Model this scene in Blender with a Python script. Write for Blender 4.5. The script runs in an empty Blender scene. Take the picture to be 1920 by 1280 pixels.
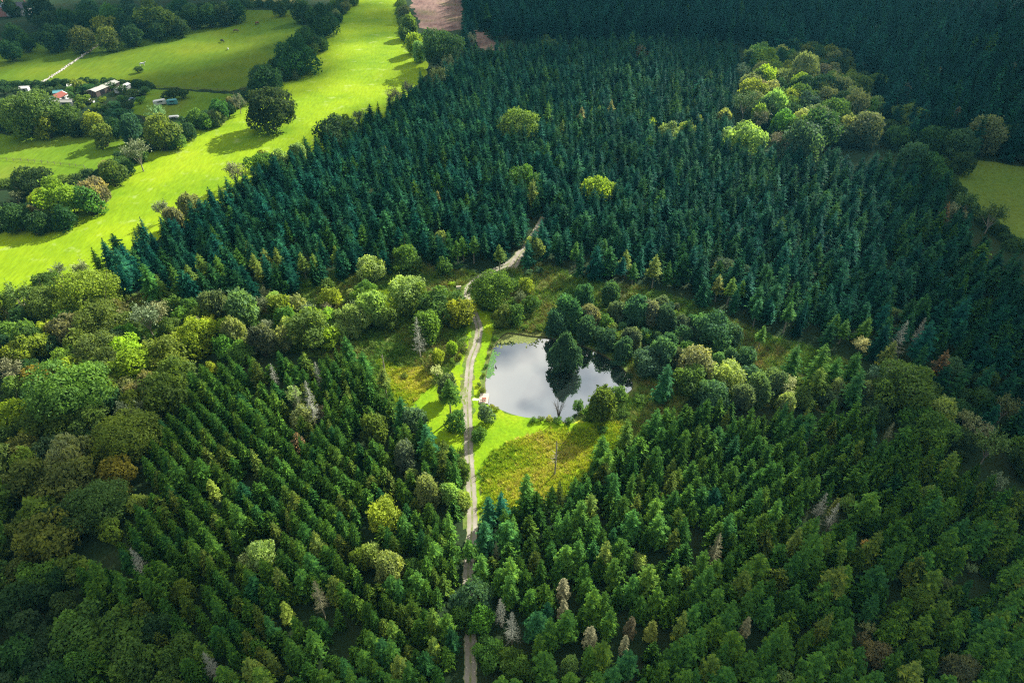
import bpy, bmesh, math, random
import numpy as np
from mathutils import Vector, Matrix
from mathutils.geometry import delaunay_2d_cdt

rng = np.random.default_rng(7)
random.seed(7)
S = bpy.context.scene
COL = S.collection

# ------------------------------------------------------------------ camera and the pixel -> ground map
CAM_H = 120.0
DENOISE = False
HAZE = .00005
PITCH = math.radians(38.0)
F = 1280.0                                  # focal length in photo pixels (24 mm on a 36 mm sensor)
SP, CP = math.sin(PITCH), math.cos(PITCH)

def ray(px, py):
    u = (px - 960.0) / F
    v = (py - 640.0) / F
    return u, CP - v * SP, SP + v * CP      # right, forward, down per unit of depth

def at(px, py, z=0.0):
    u, f, d = ray(px, py)
    t = (CAM_H - z) / d
    return Vector((u * t, f * t, z)), t

def pix(x, y, z=0.0):
    """ground point -> photo pixel (only used for wording labels and choosing the nearest trees)"""
    dn = CAM_H - z
    depth = y * CP + dn * SP
    return 960 + F * x / depth, 640 + F * (dn * CP - y * SP) / depth, depth

def G(pts, z=0.0):
    out = []
    for p in pts:
        zz = p[2] if len(p) > 2 else z
        v, _ = at(p[0], p[1], zz)
        out.append((v.x, v.y))
    return out

def inside(P, poly):
    """vectorised point-in-polygon: P (n,2)"""
    P = np.asarray(P, float).reshape(-1, 2)
    poly = np.asarray(poly, float)
    x, y = P[:, 0], P[:, 1]
    r = np.zeros(len(P), bool)
    j = len(poly) - 1
    for i in range(len(poly)):
        xi, yi = poly[i]; xj, yj = poly[j]
        c = ((yi > y) != (yj > y)) & (x < (xj - xi) * (y - yi) / (yj - yi + 1e-12) + xi)
        r ^= c
        j = i
    return r

def seg_dist(P, line):
    P = np.asarray(P, float).reshape(-1, 2)
    best = np.full(len(P), 1e9)
    for a, b in zip(line[:-1], line[1:]):
        a = np.array(a[:2], float); b = np.array(b[:2], float)
        ab = b - a
        t = np.clip(((P - a) @ ab) / (ab @ ab + 1e-9), 0, 1)
        d = np.hypot(*(P - (a + t[:, None] * ab)).T)
        best = np.minimum(best, d)
    return best

def smooth(pts, n=6, closed=False):
    """Catmull-Rom through 2-D points"""
    pts = [np.array(p[:2], float) for p in pts]
    N = len(pts)
    out = []
    rngi = range(N) if closed else range(N - 1)
    for i in rngi:
        if closed:
            p0, p1, p2, p3 = pts[(i - 1) % N], pts[i], pts[(i + 1) % N], pts[(i + 2) % N]
        else:
            p0, p1, p2, p3 = pts[max(i - 1, 0)], pts[i], pts[i + 1], pts[min(i + 2, N - 1)]
        for k in range(n):
            t = k / n
            out.append(tuple(0.5 * ((2 * p1) + (-p0 + p2) * t + (2 * p0 - 5 * p1 + 4 * p2 - p3) * t * t + (-p0 + 3 * p1 - 3 * p2 + p3) * t ** 3)))
    if not closed:
        out.append(tuple(pts[-1]))
    return out

# ------------------------------------------------------------------ node helpers / materials
def new_mat(name):
    m = bpy.data.materials.new(name)
    m.use_nodes = True
    nt = m.node_tree
    nt.nodes.clear()
    return m, nt

def N(nt, t, **kw):
    n = nt.nodes.new(t)
    for k, v in kw.items():
        if k in n.inputs.keys() if isinstance(k, str) else False:
            n.inputs[k].default_value = v
        else:
            setattr(n, k, v)
    return n

def mixrgb(nt, a, b, fac, blend='MIX'):
    n = nt.nodes.new('ShaderNodeMix'); n.data_type = 'RGBA'; n.blend_type = blend
    n.clamp_factor = True
    for sock, val in ((n.inputs[0], fac), (n.inputs[6], a), (n.inputs[7], b)):
        if hasattr(val, 'node'):
            nt.links.new(val, sock)
        elif isinstance(val, (tuple, list)):
            sock.default_value = (*val[:3], 1.0)
        else:
            sock.default_value = val
    return n.outputs[2]

def math_n(nt, op, a, b=0.0, c=0.0):
    n = nt.nodes.new('ShaderNodeMath'); n.operation = op
    for s, v in zip(n.inputs, (a, b, c)):
        if hasattr(v, 'node'):
            nt.links.new(v, s)
        else:
            s.default_value = v
    return n.outputs[0]

def noise(nt, vec, scale, detail=4.0, rough=0.55):
    n = nt.nodes.new('ShaderNodeTexNoise')
    n.inputs['Scale'].default_value = scale
    n.inputs['Detail'].default_value = detail
    n.inputs['Roughness'].default_value = rough
    if vec is not None:
        nt.links.new(vec, n.inputs['Vector'])
    return n.outputs['Fac']

def ramp(nt, fac, stops):
    n = nt.nodes.new('ShaderNodeValToRGB')
    nt.links.new(fac, n.inputs[0])
    cr = n.color_ramp
    while len(cr.elements) < len(stops):
        cr.elements.new(0.5)
    for e, (p, c) in zip(cr.elements, stops):
        e.position = p
        e.color = (*c, 1.0) if len(c) == 3 else c
    return n.outputs[0]

def map_range(nt, v, a, b, c=0.0, d=1.0):
    n = nt.nodes.new('ShaderNodeMapRange')
    nt.links.new(v, n.inputs[0])
    for i, x in enumerate((a, b, c, d)):
        n.inputs[i + 1].default_value = x
    return n.outputs[0]

def finish(nt, shader):
    o = nt.nodes.new('ShaderNodeOutputMaterial')
    nt.links.new(shader, o.inputs[0])

def diffuse(nt, col, rough=0.9, spec=0.2, bump=None, bdist=0.1, bstr=0.5):
    p = nt.nodes.new('ShaderNodeBsdfPrincipled')
    p.inputs['Roughness'].default_value = rough
    p.inputs['Specular IOR Level'].default_value = spec
    if hasattr(col, 'node'):
        nt.links.new(col, p.inputs['Base Color'])
    else:
        p.inputs['Base Color'].default_value = (*col, 1)
    if bump is not None:
        b = nt.nodes.new('ShaderNodeBump')
        b.inputs['Distance'].default_value = bdist
        b.inputs['Strength'].default_value = bstr
        nt.links.new(bump, b.inputs['Height'])
        nt.links.new(b.outputs[0], p.inputs['Normal'])
    return p.outputs[0]

def world_pos(nt):
    return nt.nodes.new('ShaderNodeNewGeometry').outputs['Position']

def plain(name, col, rough=0.7, var=0.25, scale=1.5, spec=0.3):
    m, nt = new_mat(name)
    pos = nt.nodes.new('ShaderNodeTexCoord').outputs['Object']
    n = noise(nt, pos, scale, 5)
    c = mixrgb(nt, [x * (1 - var) for x in col], [x * (1 + var) for x in col], n)
    finish(nt, diffuse(nt, c, rough, spec))
    return m

def leaf_mat(name, source, transl=0.35, warm=(1.25, 1.1, 0.55), lo=0.62, hi=1.38, gloss=0.25):
    """foliage: base colour from the object (or from the point attribute), each leaf spray a little different"""
    m, nt = new_mat(name)
    if source == 'object':
        base = nt.nodes.new('ShaderNodeObjectInfo').outputs['Color']
    else:
        a = nt.nodes.new('ShaderNodeAttribute'); a.attribute_type = 'INSTANCER'; a.attribute_name = 'tone'
        base = ramp(nt, a.outputs['Fac'], source)
    t = nt.nodes.new('ShaderNodeAttribute'); t.attribute_name = 'tint'
    oi = nt.nodes.new('ShaderNodeObjectInfo')
    f = math_n(nt, 'MULTIPLY_ADD', t.outputs['Fac'], hi - lo, lo)
    r = math_n(nt, 'MULTIPLY_ADD', oi.outputs['Random'], 0.36, 0.82)
    f = math_n(nt, 'MULTIPLY', f, r)
    cmb = nt.nodes.new('ShaderNodeCombineXYZ')
    for i in range(3):
        nt.links.new(f, cmb.inputs[i])
    c = mixrgb(nt, base, cmb.outputs[0], 1.0, 'MULTIPLY')
    w = mixrgb(nt, c, warm, 1.0, 'MULTIPLY')
    c2 = mixrgb(nt, c, w, map_range(nt, t.outputs['Fac'], 0.45, 1.0))
    p = diffuse(nt, c2, 0.6, gloss)
    tr = nt.nodes.new('ShaderNodeBsdfTranslucent')
    tc = mixrgb(nt, c2, (1.25, 1.25, 0.6), 1.0, 'MULTIPLY')
    nt.links.new(tc, tr.inputs[0])
    mx = nt.nodes.new('ShaderNodeMixShader'); mx.inputs[0].default_value = transl
    nt.links.new(p, mx.inputs[1]); nt.links.new(tr.outputs[0], mx.inputs[2])
    finish(nt, mx.outputs[0])
    return m

SPRUCE_RAMP = [(0.0, (0.007, 0.066, 0.070)), (0.35, (0.013, 0.106, 0.082)), (0.6, (0.046, 0.148, 0.030)),
               (0.8, (0.078, 0.180, 0.024)), (0.93, (0.135, 0.195, 0.045)), (1.0, (0.22, 0.17, 0.095))]
M_SPRUCE = leaf_mat('spruce_needles', SPRUCE_RAMP, 0.34, (1.6, 1.2, 0.6), 0.5, 1.6, 0.03)
M_LEAF = leaf_mat('broad_leaves', 'object', 0.45, (1.2, 1.08, 0.6), 0.68, 1.46, 0.05)
M_TWIG = leaf_mat('bare_twigs', 'object', 0.1, (1, 1, 1), 0.75, 1.25, 0.1)
M_BARK = plain('bark', (0.085, 0.068, 0.05), 0.9, 0.4, 3.0, 0.1)
M_BARKP = plain('pale_bark', (0.27, 0.24, 0.19), 0.9, 0.3, 3.0, 0.1)

# ------------------------------------------------------------------ mesh helpers
def make_mesh(name, V, F_, mat, tint=None, smooth_=False):
    me = bpy.data.meshes.new(name)
    V = np.asarray(V, np.float32).reshape(-1, 3)
    if isinstance(F_, np.ndarray):
        n, k = F_.shape
        me.vertices.add(len(V)); me.vertices.foreach_set('co', V.ravel())
        me.loops.add(n * k); me.loops.foreach_set('vertex_index', F_.ravel().astype(np.int32))
        me.polygons.add(n)
        me.polygons.foreach_set('loop_start', np.arange(0, n * k, k, dtype=np.int32))
        me.update(calc_edges=True)
    else:
        me.from_pydata([tuple(map(float, v)) for v in V], [], [tuple(map(int, f)) for f in F_])
    me.materials.append(mat)
    if tint is not None:
        a = me.attributes.new('tint', 'FLOAT', 'FACE')
        a.data.foreach_set('value', np.asarray(tint, np.float32))
    if smooth_:
        me.polygons.foreach_set('use_smooth', np.ones(len(me.polygons), bool))
    me.validate()
    return me

def link(name, me, parent=None):
    o = bpy.data.objects.new(name, me)
    COL.objects.link(o)
    if parent is not None:
        o.parent = parent
    return o

def tag(o, label=None, cat=None, group=None, kind=None):
    if label: o['label'] = label
    if cat: o['category'] = cat
    if group: o['group'] = group
    if kind: o['kind'] = kind
    return o

def thing(name, loc, rz=0.0, label=None, cat=None, group=None):
    o = bpy.data.objects.new(name, None)
    COL.objects.link(o)
    o.empty_display_size = 0.5
    o.location = loc
    o.rotation_euler = (0, 0, rz)
    return tag(o, label, cat, group)

def tube(paths, sides=6):
    """paths: list of (points, radii) -> V, F"""
    V, Fc = [], []
    for pts, rad in paths:
        pts = [np.array(p, float) for p in pts]
        b = len(V)
        for i, p in enumerate(pts):
            d = pts[min(i + 1, len(pts) - 1)] - pts[max(i - 1, 0)]
            d = d / (np.linalg.norm(d) + 1e-9)
            a = np.cross(d, (0.31, 0.95, 0.05)); a /= np.linalg.norm(a) + 1e-9
            c = np.cross(d, a)
            for k in range(sides):
                th = 2 * math.pi * k / sides
                V.append(p + rad[i] * (math.cos(th) * a + math.sin(th) * c))
        for i in range(len(pts) - 1):
            for k in range(sides):
                k2 = (k + 1) % sides
                Fc.append((b + i * sides + k, b + i * sides + k2, b + (i + 1) * sides + k2, b + (i + 1) * sides + k))
    return np.array(V), Fc

def unit(v):
    return v / (np.linalg.norm(v, axis=-1, keepdims=True) + 1e-9)

def leaf_quads(C, Nn, size, r, elong=1.0, up=0.0):
    """ragged leaf sprays: one irregular quad per centre"""
    n = len(C)
    a = unit(np.cross(Nn, unit(r.normal(size=(n, 3)))))
    if up:
        a = unit(a * (1 - up) + np.array([0, 0, 1.0]) * up)
    b = unit(np.cross(Nn, a))
    s = (size * r.uniform(0.55, 1.35, n))[:, None]
    Q = np.empty((n, 4, 3))
    for k, (ca, cb) in enumerate(((1, 0.15), (0.1, 0.75), (-1, -0.1), (-0.05, -0.75))):
        Q[:, k] = C + a * s * elong * (ca * r.uniform(0.7, 1.2, n))[:, None] + b * s * (cb * r.uniform(0.6, 1.2, n))[:, None] \
            + Nn * s * r.uniform(-0.3, 0.3, n)[:, None]
    return Q.reshape(-1, 3), np.arange(4 * n).reshape(n, 4)

# ------------------------------------------------------------------ tree prototypes (mesh data only)
def spruce_mesh(name, seed, H=16.0, R=2.5, base=0.22, whorls=26, sparse=0.0, mat=None, blunt=1.0, thin=1.0):
    r = np.random.default_rng(seed)
    V, T = [], []
    zs = base * H + (H * 0.985 - base * H) * np.linspace(0, 1, whorls) ** 0.92
    
    asym = r.uniform(0, 2 * math.pi)
    for i, z in enumerate(zs):
        t = (z - base * H) / (H - base * H)
        prof = (1 - t) ** (0.80 * blunt) * (0.80 + 0.2 * min(1, t * 6)) + 0.03
        nb = int(round(8 - 3 * t)) if t < 0.93 else 4
        a0 = r.uniform(0, 6.28)
        for k in range(nb):
            if r.random() < sparse * (0.4 + 0.6 * (1 - t)):
                continue
            th = a0 + 2 * math.pi * k / nb + r.normal(0, 0.18)
            L = R * prof * r.uniform(0.55, 1.28) * (1 + 0.12 * math.cos(th - asym)); bt = r.uniform(0, 1)
            d = np.array([math.cos(th), math.sin(th), 0]); s = np.array([-d[1], d[0], 0])
            rise = 0.34 * t - 0.14 + r.normal(0, 0.11)
            nseg = 4 if L > 1.0 else 3
            pts = []
            for q in range(nseg + 1):
                f = q / nseg
                pts.append(np.array([0, 0, z + r.uniform(-.1, .1)]) + d * L * f + np.array([0, 0, L * (rise * f - 0.30 * f * f + 0.17 * f ** 3)]))
            for q in range(nseg):
                f = (q + 0.5) / nseg
                w = L * 0.38 * (1 - 0.55 * f) * r.uniform(0.6, 1.4) * thin + 0.12
                p, p2 = pts[q], pts[q + 1]
                for sg in (-1, 1):
                    tip = p + (p2 - p) * r.uniform(0.7, 1.5) + s * sg * w + np.array([0, 0, -w * r.uniform(0.25, 0.65)])
                    V += [p, p2 + (p2 - p) * 0.15, tip]
                    T.append(np.clip(.55 * bt + .45 * r.random(), 0, 1))
                if f > 0.2 and not sparse:                       # hanging sprays under the branch
                    tip = p + (p2 - p) * 0.6 + np.array([0, 0, -L * 0.17 * r.uniform(0.6, 1.4)]) + s * r.normal(0, 0.12)
                    V += [p, p2, tip]
                    T.append(np.clip(.55 * bt + .45 * r.random(), 0, 1))
    for k in range(6):                                            # leader shoot
        th = k * 1.05
        V += [np.array([0, 0, H * 0.955]), np.array([0.16 * math.cos(th), 0.16 * math.sin(th), H * 0.965]), np.array([0, 0, H * 1.01])]
        T.append(0.9)
    V = np.array(V)
    return make_mesh(name, V, np.arange(len(V)).reshape(-1, 3), mat or M_SPRUCE, T)

def pole_mesh(name, H=16.0, r0=0.2, mat=None, lean=0.0):
    V, Fc = tube([([(0, 0, -0.2), (lean * .3, 0, H * .35), (lean, 0, H * .7), (lean, 0, H * .97)], [r0 * 1.25, r0 * .85, r0 * .5, 0.03])], 6)
    return make_mesh(name, V, Fc, mat or M_BARK, smooth_=True)

def limbs(r, H, R, cb, ends, r0):
    paths = []
    fork = np.array([r.normal(0, .1 * R * .3), r.normal(0, .1 * R * .3), H * cb * 1.0])
    paths.append(([(0, 0, -0.3), fork * np.array([.4, .4, .5]), fork], [r0 * 1.5, r0, r0 * .85]))
    for e in ends:
        e = np.array(e)
        mid = fork * .5 + e * .5 + np.array([0, 0, -0.06 * H]) + r.normal(0, .04 * R, 3)
        paths.append(([fork, mid, e], [r0 * .6, r0 * .38, r0 * .1]))
        for q in range(2):
            e2 = e + r.normal(0, .3 * R, 3) + np.array([0, 0, .1 * R])
            paths.append(([mid, mid * .4 + e2 * .6 + r.normal(0, .03 * R, 3), e2], [r0 * .3, r0 * .18, r0 * .05]))
    return paths

def broad_proto(seed, H=10., R=5., cb=0.22, nl=13, leaf=0.36, cover=2.6, flat=1.0, style='round', mat=None):
    """returns (trunk_mesh, crown_mesh): crown is leaf sprays over a set of uneven boughs with gaps between"""
    r = np.random.default_rng(seed)
    zc = H * (cb + 1) / 2; hz = H * (1 - cb) / 2
    Cs, Rs, Ts = [], [], []
    ga = math.pi * (3 - 5 ** .5)
    for i in range(nl):
        u = 1 - 1.75 * (i + .5) / nl
        th = i * ga + r.normal(0, .35)
        q = math.sqrt(max(0, 1 - u * u))
        if style == 'oak':
            k = r.uniform(.52, .90)
        elif style == 'upright':
            k = r.uniform(.36, .70)
        else:
            k = r.uniform(.44, .84)
        if i > 2 and r.random() < .14: continue
        lr = R * r.uniform(.24, .48) * (0.9 if style == 'oak' else 1)
        Cs.append((q * math.cos(th) * R * k, q * math.sin(th) * R * k, zc + u * hz * k * r.uniform(.9, 1.1)))
        Rs.append(lr); Ts.append(r.uniform(0, 1))
    Cs.append((0, 0, zc)); Rs.append(R * .5); Ts.append(.5)
    Cs = np.array(Cs); Rs = np.array(Rs); Ts = np.array(Ts)
    asp = min(1.25, max(.65, hz / R)) * flat
    area = (4 * math.pi * Rs ** 2 * asp)
    nn = (area / (leaf * leaf * 1.1) * cover * 0.42).astype(int)
    P, D, T = [], [], []
    for i in range(len(Cs)):
        d = unit(r.normal(size=(nn[i], 3)) + np.array([0, 0, .25]))
        bump = 1 + .16 * np.sin(d[:, 0] * 5 + i) * np.sin(d[:, 1] * 6 + 2 * i) + .13 * np.sin(d[:, 2] * 9 + i) * np.sin(d[:, 0] * 8 + 3 * i)
        rad = Rs[i] * bump * (1 + r.normal(0, .12, nn[i]))
        p = Cs[i] + d * rad[:, None] * np.array([1, 1, asp])
        keep = np.ones(len(p), bool)
        for j in range(len(Cs)):
            if j != i:
                e = (p - Cs[j]) / np.array([1, 1, asp])
                keep &= np.linalg.norm(e, axis=1) > Rs[j] * .72
        keep &= p[:, 2] > max(.15, H * cb * .55)
        P.append(p[keep]); D.append(d[keep]); T.append(np.clip(.62 * Ts[i] + .38 * r.uniform(0, 1, keep.sum()), 0, 1))
    P = np.concatenate(P); D = np.concatenate(D); T = np.concatenate(T)
    Nn = unit(D * .75 + r.normal(0, .55, P.shape))
    V, Fq = leaf_quads(P, Nn, leaf, r, 1.9 if style == 'upright' else 1.0, .55 if style == 'upright' else 0)
    crown = make_mesh('crown_' + style, V, Fq, mat or M_LEAF, T)
    ends = [Cs[i] for i in r.permutation(len(Cs) - 1)[:8]]
    tv, tf = tube(limbs(r, H, R, cb, ends, .035 * R + .06), 5)
    return make_mesh('trunk_' + style, tv, tf, M_BARK, smooth_=True), crown

def bare_proto(seed, H=10., R=4., leafy=0.25):
    """open grey-twigged tree: a fan of real twigs, a thin scatter of leaves"""
    r = np.random.default_rng(seed)
    thick, thin = [], []
    fork = np.array([0, 0, H * .2])
    thick.append(([(0, 0, -.3), (0, 0, H * .1), fork], [.2, .16, .14]))
    tips = []
    for i in range(11):
        th = i * 2.4 + r.normal(0, .3); q = r.uniform(.25, 1)
        e = np.array([math.cos(th) * R * .62 * q, math.sin(th) * R * .62 * q, H * (.86 - .32 * q * q) * r.uniform(.9, 1.05)])
        m = fork * .5 + e * .5 + r.normal(0, .15, 3)
        thick.append(([fork, m, e], [.11, .07, .03]))
        for k in range(9):
            s = m + (e - m) * r.uniform(.1, 1)
            d = unit(np.array([math.cos(th) * q, math.sin(th) * q, .8]) + r.normal(0, .55, 3))
            e2 = s + d * R * r.uniform(.22, .48)
            thin.append(([s, (s + e2) / 2 + r.normal(0, .08, 3), e2], [.045, .032, .012]))
            for w in range(4):
                s3 = s + (e2 - s) * r.uniform(.2, 1)
                e3 = s3 + unit(d + r.normal(0, .6, 3)) * R * r.uniform(.10, .24)
                thin.append(([s3, e3], [.026, .010])); tips.append(e3); tips.append((s3 + e3) / 2)
    tv, tf = tube(thick, 5)
    trunk = make_mesh('bare_trunk', tv, tf, M_BARKP, smooth_=True)
    wv, wf = tube(thin, 3)
    n_tw = len(wf)
    tips = np.array(tips)
    k = int(len(tips) * leafy * 5)
    pts = tips[r.integers(0, len(tips), k)] + r.normal(0, .22, (k, 3))
    lv, lq = leaf_quads(pts, unit(r.normal(size=(k, 3)) + np.array([0, 0, .4])), .2, r)
    V = np.concatenate([wv, lv]); Fq = np.concatenate([np.array(wf), lq + len(wv)])
    tint = np.concatenate([np.full(n_tw, .5), r.uniform(.3, 1, k)])
    return trunk, make_mesh('bare_crown', V, Fq, M_TWIG, tint)

def dead_spruce_proto(seed, H=13., R=1.9, fine=1.0):
    r = np.random.default_rng(seed)
    br, tw = [], []
    for z in np.linspace(H * .22, H * .97, 30):
        t = z / H
        L0 = R * (1 - t) ** .75 + .15
        for k in range(5):
            th = r.uniform(0, 6.28); L = L0 * r.uniform(.6, 1.15)
            d = np.array([math.cos(th), math.sin(th), 0])
            e = np.array([0, 0, z]) + d * L + np.array([0, 0, L * .12])
            m = np.array([0, 0, z - .06 * L]) + d * L * .5
            br.append(([(0, 0, z), m, e], [.045, .035, .015]))
            for w in range(5):
                s = m + (e - m) * r.uniform(-.4, 1)
                q = unit(d + r.normal(0, .6, 3) + np.array([0, 0, .1]))
                tw.append(([s, s + q * L * r.uniform(.22, .42)], [.034 * fine, .014 * fine]))
    v, f = tube(br + tw, 3)
    f = [tuple(x) for x in f]
    crown = make_mesh('dead_twigs', v, f, M_TWIG, r.uniform(.2, .9, len(f)))
    return pole_mesh('dead_pole', H, .15, M_BARKP), crown

# prototypes -------------------------------------------------
SPR = []
for i in range(9):
    H = [16, 17, 15, 16.5, 14.5, 17.5, 15.5, 16, 15][i]
    R = [3.5, 3.2, 3.7, 3.0, 3.4, 3.6, 3.1, 3.9, 3.3][i]
    b = [.14, .18, .12, .22, .16, .2, .12, .18, .24][i]
    SPR.append((pole_mesh('spruce_trunk', H, .17), spruce_mesh('spruce_crown', 100 + i, H, R, b, 18 + i % 3, 0, None, [.85, .75, .95, .7, .8, .8, .95, .72, .65][i])))
TALL = []                                                     # high-crowned, trunk showing: the edge trees and the far old stand
for i in range(4):
    TALL.append((pole_mesh('tall_spruce_trunk', 17, .19, M_BARKP), spruce_mesh('tall_spruce_crown', 130 + i, 17, [2.3, 2.0, 2.5, 2.2][i], [.42, .48, .38, .52][i], 20, .12)))
VAR = SPR + TALL
LARCH = [(pole_mesh('larch_trunk', 14, .15), spruce_mesh('larch_crown', 150 + i, 14, 2.6, .18, 28, .12, M_TWIG, .6, 1.1)) for i in range(3)]
DEAD = [dead_spruce_proto(160 + i) for i in range(3)]
PROTO = {}
PROTO['round'] = [(broad_proto(200 + i, 9.5, 5, -.08, 16 + i % 3, .36, 2.3), 10, 9.5) for i in range(5)]
PROTO['oak'] = [(broad_proto(220 + i, 13, 8, .0, 30 + i, .36, 2.2, .85, 'oak'), 16, 13) for i in range(5)]
PROTO['small'] = [(broad_proto(240 + i, 6.5, 2.9, -.05, 11, .33, 2.2), 5.8, 6.5) for i in range(4)]
PROTO['upright'] = [(broad_proto(260 + i, 10.5, 4.4, -.03, 15, .30, 2.5, 1.0, 'upright'), 8.8, 10.5) for i in range(4)]
PROTO['bush'] = [(broad_proto(280 + i, 2.8, 2.4, .0, 9, .24, 2.4, .8), 4.8, 2.8) for i in range(4)]
PROTO['bare'] = [(bare_proto(300 + i, 9.5, 4.6, .32), 8.4, 9.2) for i in range(4)]

CLR = {  # linear base colours, word
    'yg': ((0.210, 0.290, 0.034), 'yellow-green'), 'lime': ((0.250, 0.400, 0.034), 'bright lime green'),
    'green': ((0.085, 0.168, 0.036), 'mid green'), 'dark': ((0.040, 0.092, 0.036), 'dark green'),
    'olive': ((0.110, 0.178, 0.036), 'olive green'), 'brown': ((0.112, 0.158, 0.042), 'brownish'),
    'pale': ((0.230, 0.320, 0.115), 'pale sage green'), 'grey': ((0.170, 0.200, 0.100), 'grey-green'),
    'teal': ((0.058, 0.130, 0.078), 'blue-green'), 'orange': ((0.165, 0.175, 0.034), 'orange-tinged'),
    'gold': ((.135, .165, .028), 'golden yellow'), 'sage': ((.105, .168, .098), 'sage grey-green'), 'cream': ((0.544, 0.560, 0.264), 'creamy pale'),
    'tan': ((0.235, 0.230, 0.120), 'tan'), 'rust': ((0.125, 0.110, 0.055), 'dull brown'), 'white': ((0.260, 0.275, 0.215), 'bleached grey')}

# ------------------------------------------------------------------ layout in photo pixels (turned into ground positions)
TRACK_PX = [(882, 1330), (882, 1270), (882, 1187), (878, 1088), (879, 1054), (885, 987), (884, 920), (879, 854), (878, 800), (876, 744), (878, 720), (882, 677),
            (894, 644), (898, 617), (895, 604), (889, 587), (878, 567), (876, 552), (880, 537), (898, 520), (925, 507), (952, 495), (972, 480), (987, 464), (1000, 444), (1012, 424), (1022, 406)]
TRACK = smooth(G(TRACK_PX), 6)
POND_PX = [(914, 757), (911, 740), (909, 715), (913, 690), (917, 672), (924, 652), (937, 633), (950, 624), (970, 625), (995, 629), (1025, 632), (1062, 638), (1100, 650), (1138, 668), (1168, 690),
           (1184, 712), (1186, 728), (1165, 742), (1130, 750), (1105, 760), (1088, 772), (1076, 786), (1060, 791), (1040, 785), (1010, 784), (985, 782), (960, 776), (937, 767)]
POND = smooth(G(POND_PX), 4, True)

BRIGHT_FIELD = [(-60, 450), (0, 437), (60, 412), (130, 380), (190, 355), (222, 330), (250, 303), (290, 280), (340, 250), (400, 225), (460, 190), (490, 165), (530, 145), (560, 125), (590, 95), (620, 55), (655, 10), (690, -60),
                (752, -60), (752, 0), (752, 70), (775, 100), (803, 118), (800, 140), (770, 175), (730, 215), (690, 245), (640, 275), (590, 290), (560, 310), (500, 345), (440, 385), (390, 405), (330, 430), (280, 465), (230, 500), (180, 525), (130, 545), (60, 560), (0, 575), (-60, 580)]
PASTURE = [(-60, 112), (0, 98), (80, 78), (130, 66), (200, 52), (300, 38), (360, 27), (440, 19), (560, 20), (572, 40), (556, 70), (535, 100), (500, 135), (470, 160), (432, 172), (380, 168), (280, 164), (240, 156), (160, 160), (75, 160), (30, 165), (-60, 172)]
LOWER_FIELD = [(-60, 262), (0, 254), (80, 250), (180, 250), (262, 258), (300, 268), (262, 290), (215, 312), (165, 325), (90, 335), (30, 345), (-60, 360)]
PADDOCK = [(280, 168), (340, 170), (430, 176), (450, 180), (400, 205), (345, 222), (300, 226), (240, 212), (255, 190)]
TOP_FIELD = [(462, -60), (470, 6), (520, 13), (555, 14), (600, -60)]
FELLED = [(772, -60), (775, 20), (790, 54), (830, 60), (868, 56), (900, 90), (945, 102), (930, 80), (868, 40), (864, -60)]
RIGHT_FIELD = [(1765, 299), (1850, 302), (1920, 312), (2060, 325), (2060, 470), (1935, 470), (1900, 452), (1835, 405), (1790, 350)]

# open ground round the pond: rough heath, mown grass and tawny meadow
HEATH = [(200, 545), (300, 560), (420, 560), (560, 520), (700, 500), (830, 500), (900, 515), (950, 505), (1010, 495), (1100, 525), (1230, 545), (1330, 580), (1400, 615), (1560, 665), (1620, 700), (1560, 770), (1400, 760), (1290, 750), (1250, 800), (1180, 850),
         (1120, 900), (1040, 940), (960, 975), (910, 985), (865, 985), (862, 880), (800, 850), (745, 800), (690, 720), (640, 680), (500, 650), (400, 640), (300, 640), (220, 610)]
MEADOW_R = [(1150, 790), (1190, 810), (1130, 880), (1060, 925), (985, 955), (935, 962), (905, 970), (905, 880), (925, 840), (975, 815), (1040, 800)]
MEADOW_L = [(705, 670), (745, 690), (790, 690), (812, 705), (800, 735), (770, 760), (752, 775), (735, 750), (720, 715)]
GLADE_L = [(700, 545), (740, 545), (752, 590), (740, 620), (712, 612), (700, 580)]
LAWN_R = [(889, 578), (906, 582), (928, 585), (926, 615), (920, 640), (912, 665), (905, 690), (900, 715), (900, 738), (898, 752), (918, 758), (937, 768), (960, 777), (1010, 787), (1060, 794), (1100, 790), (1140, 790),
          (1100, 805), (1040, 806), (975, 822), (925, 846), (902, 885), (898, 970), (888, 985), (893, 920), (887, 854), (886, 800), (888, 744), (887, 720), (891, 677), (902, 644), (906, 617), (903, 604), (896, 590)]
LAWN_L = [(870, 560), (880, 590), (884, 610), (882, 640), (872, 660), (866, 700), (864, 720), (864, 760), (868, 800), (868, 850), (800, 830), (775, 790), (763, 768), (790, 735), (820, 720), (842, 700), (862, 675), (872, 650), (876, 620)]

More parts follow.
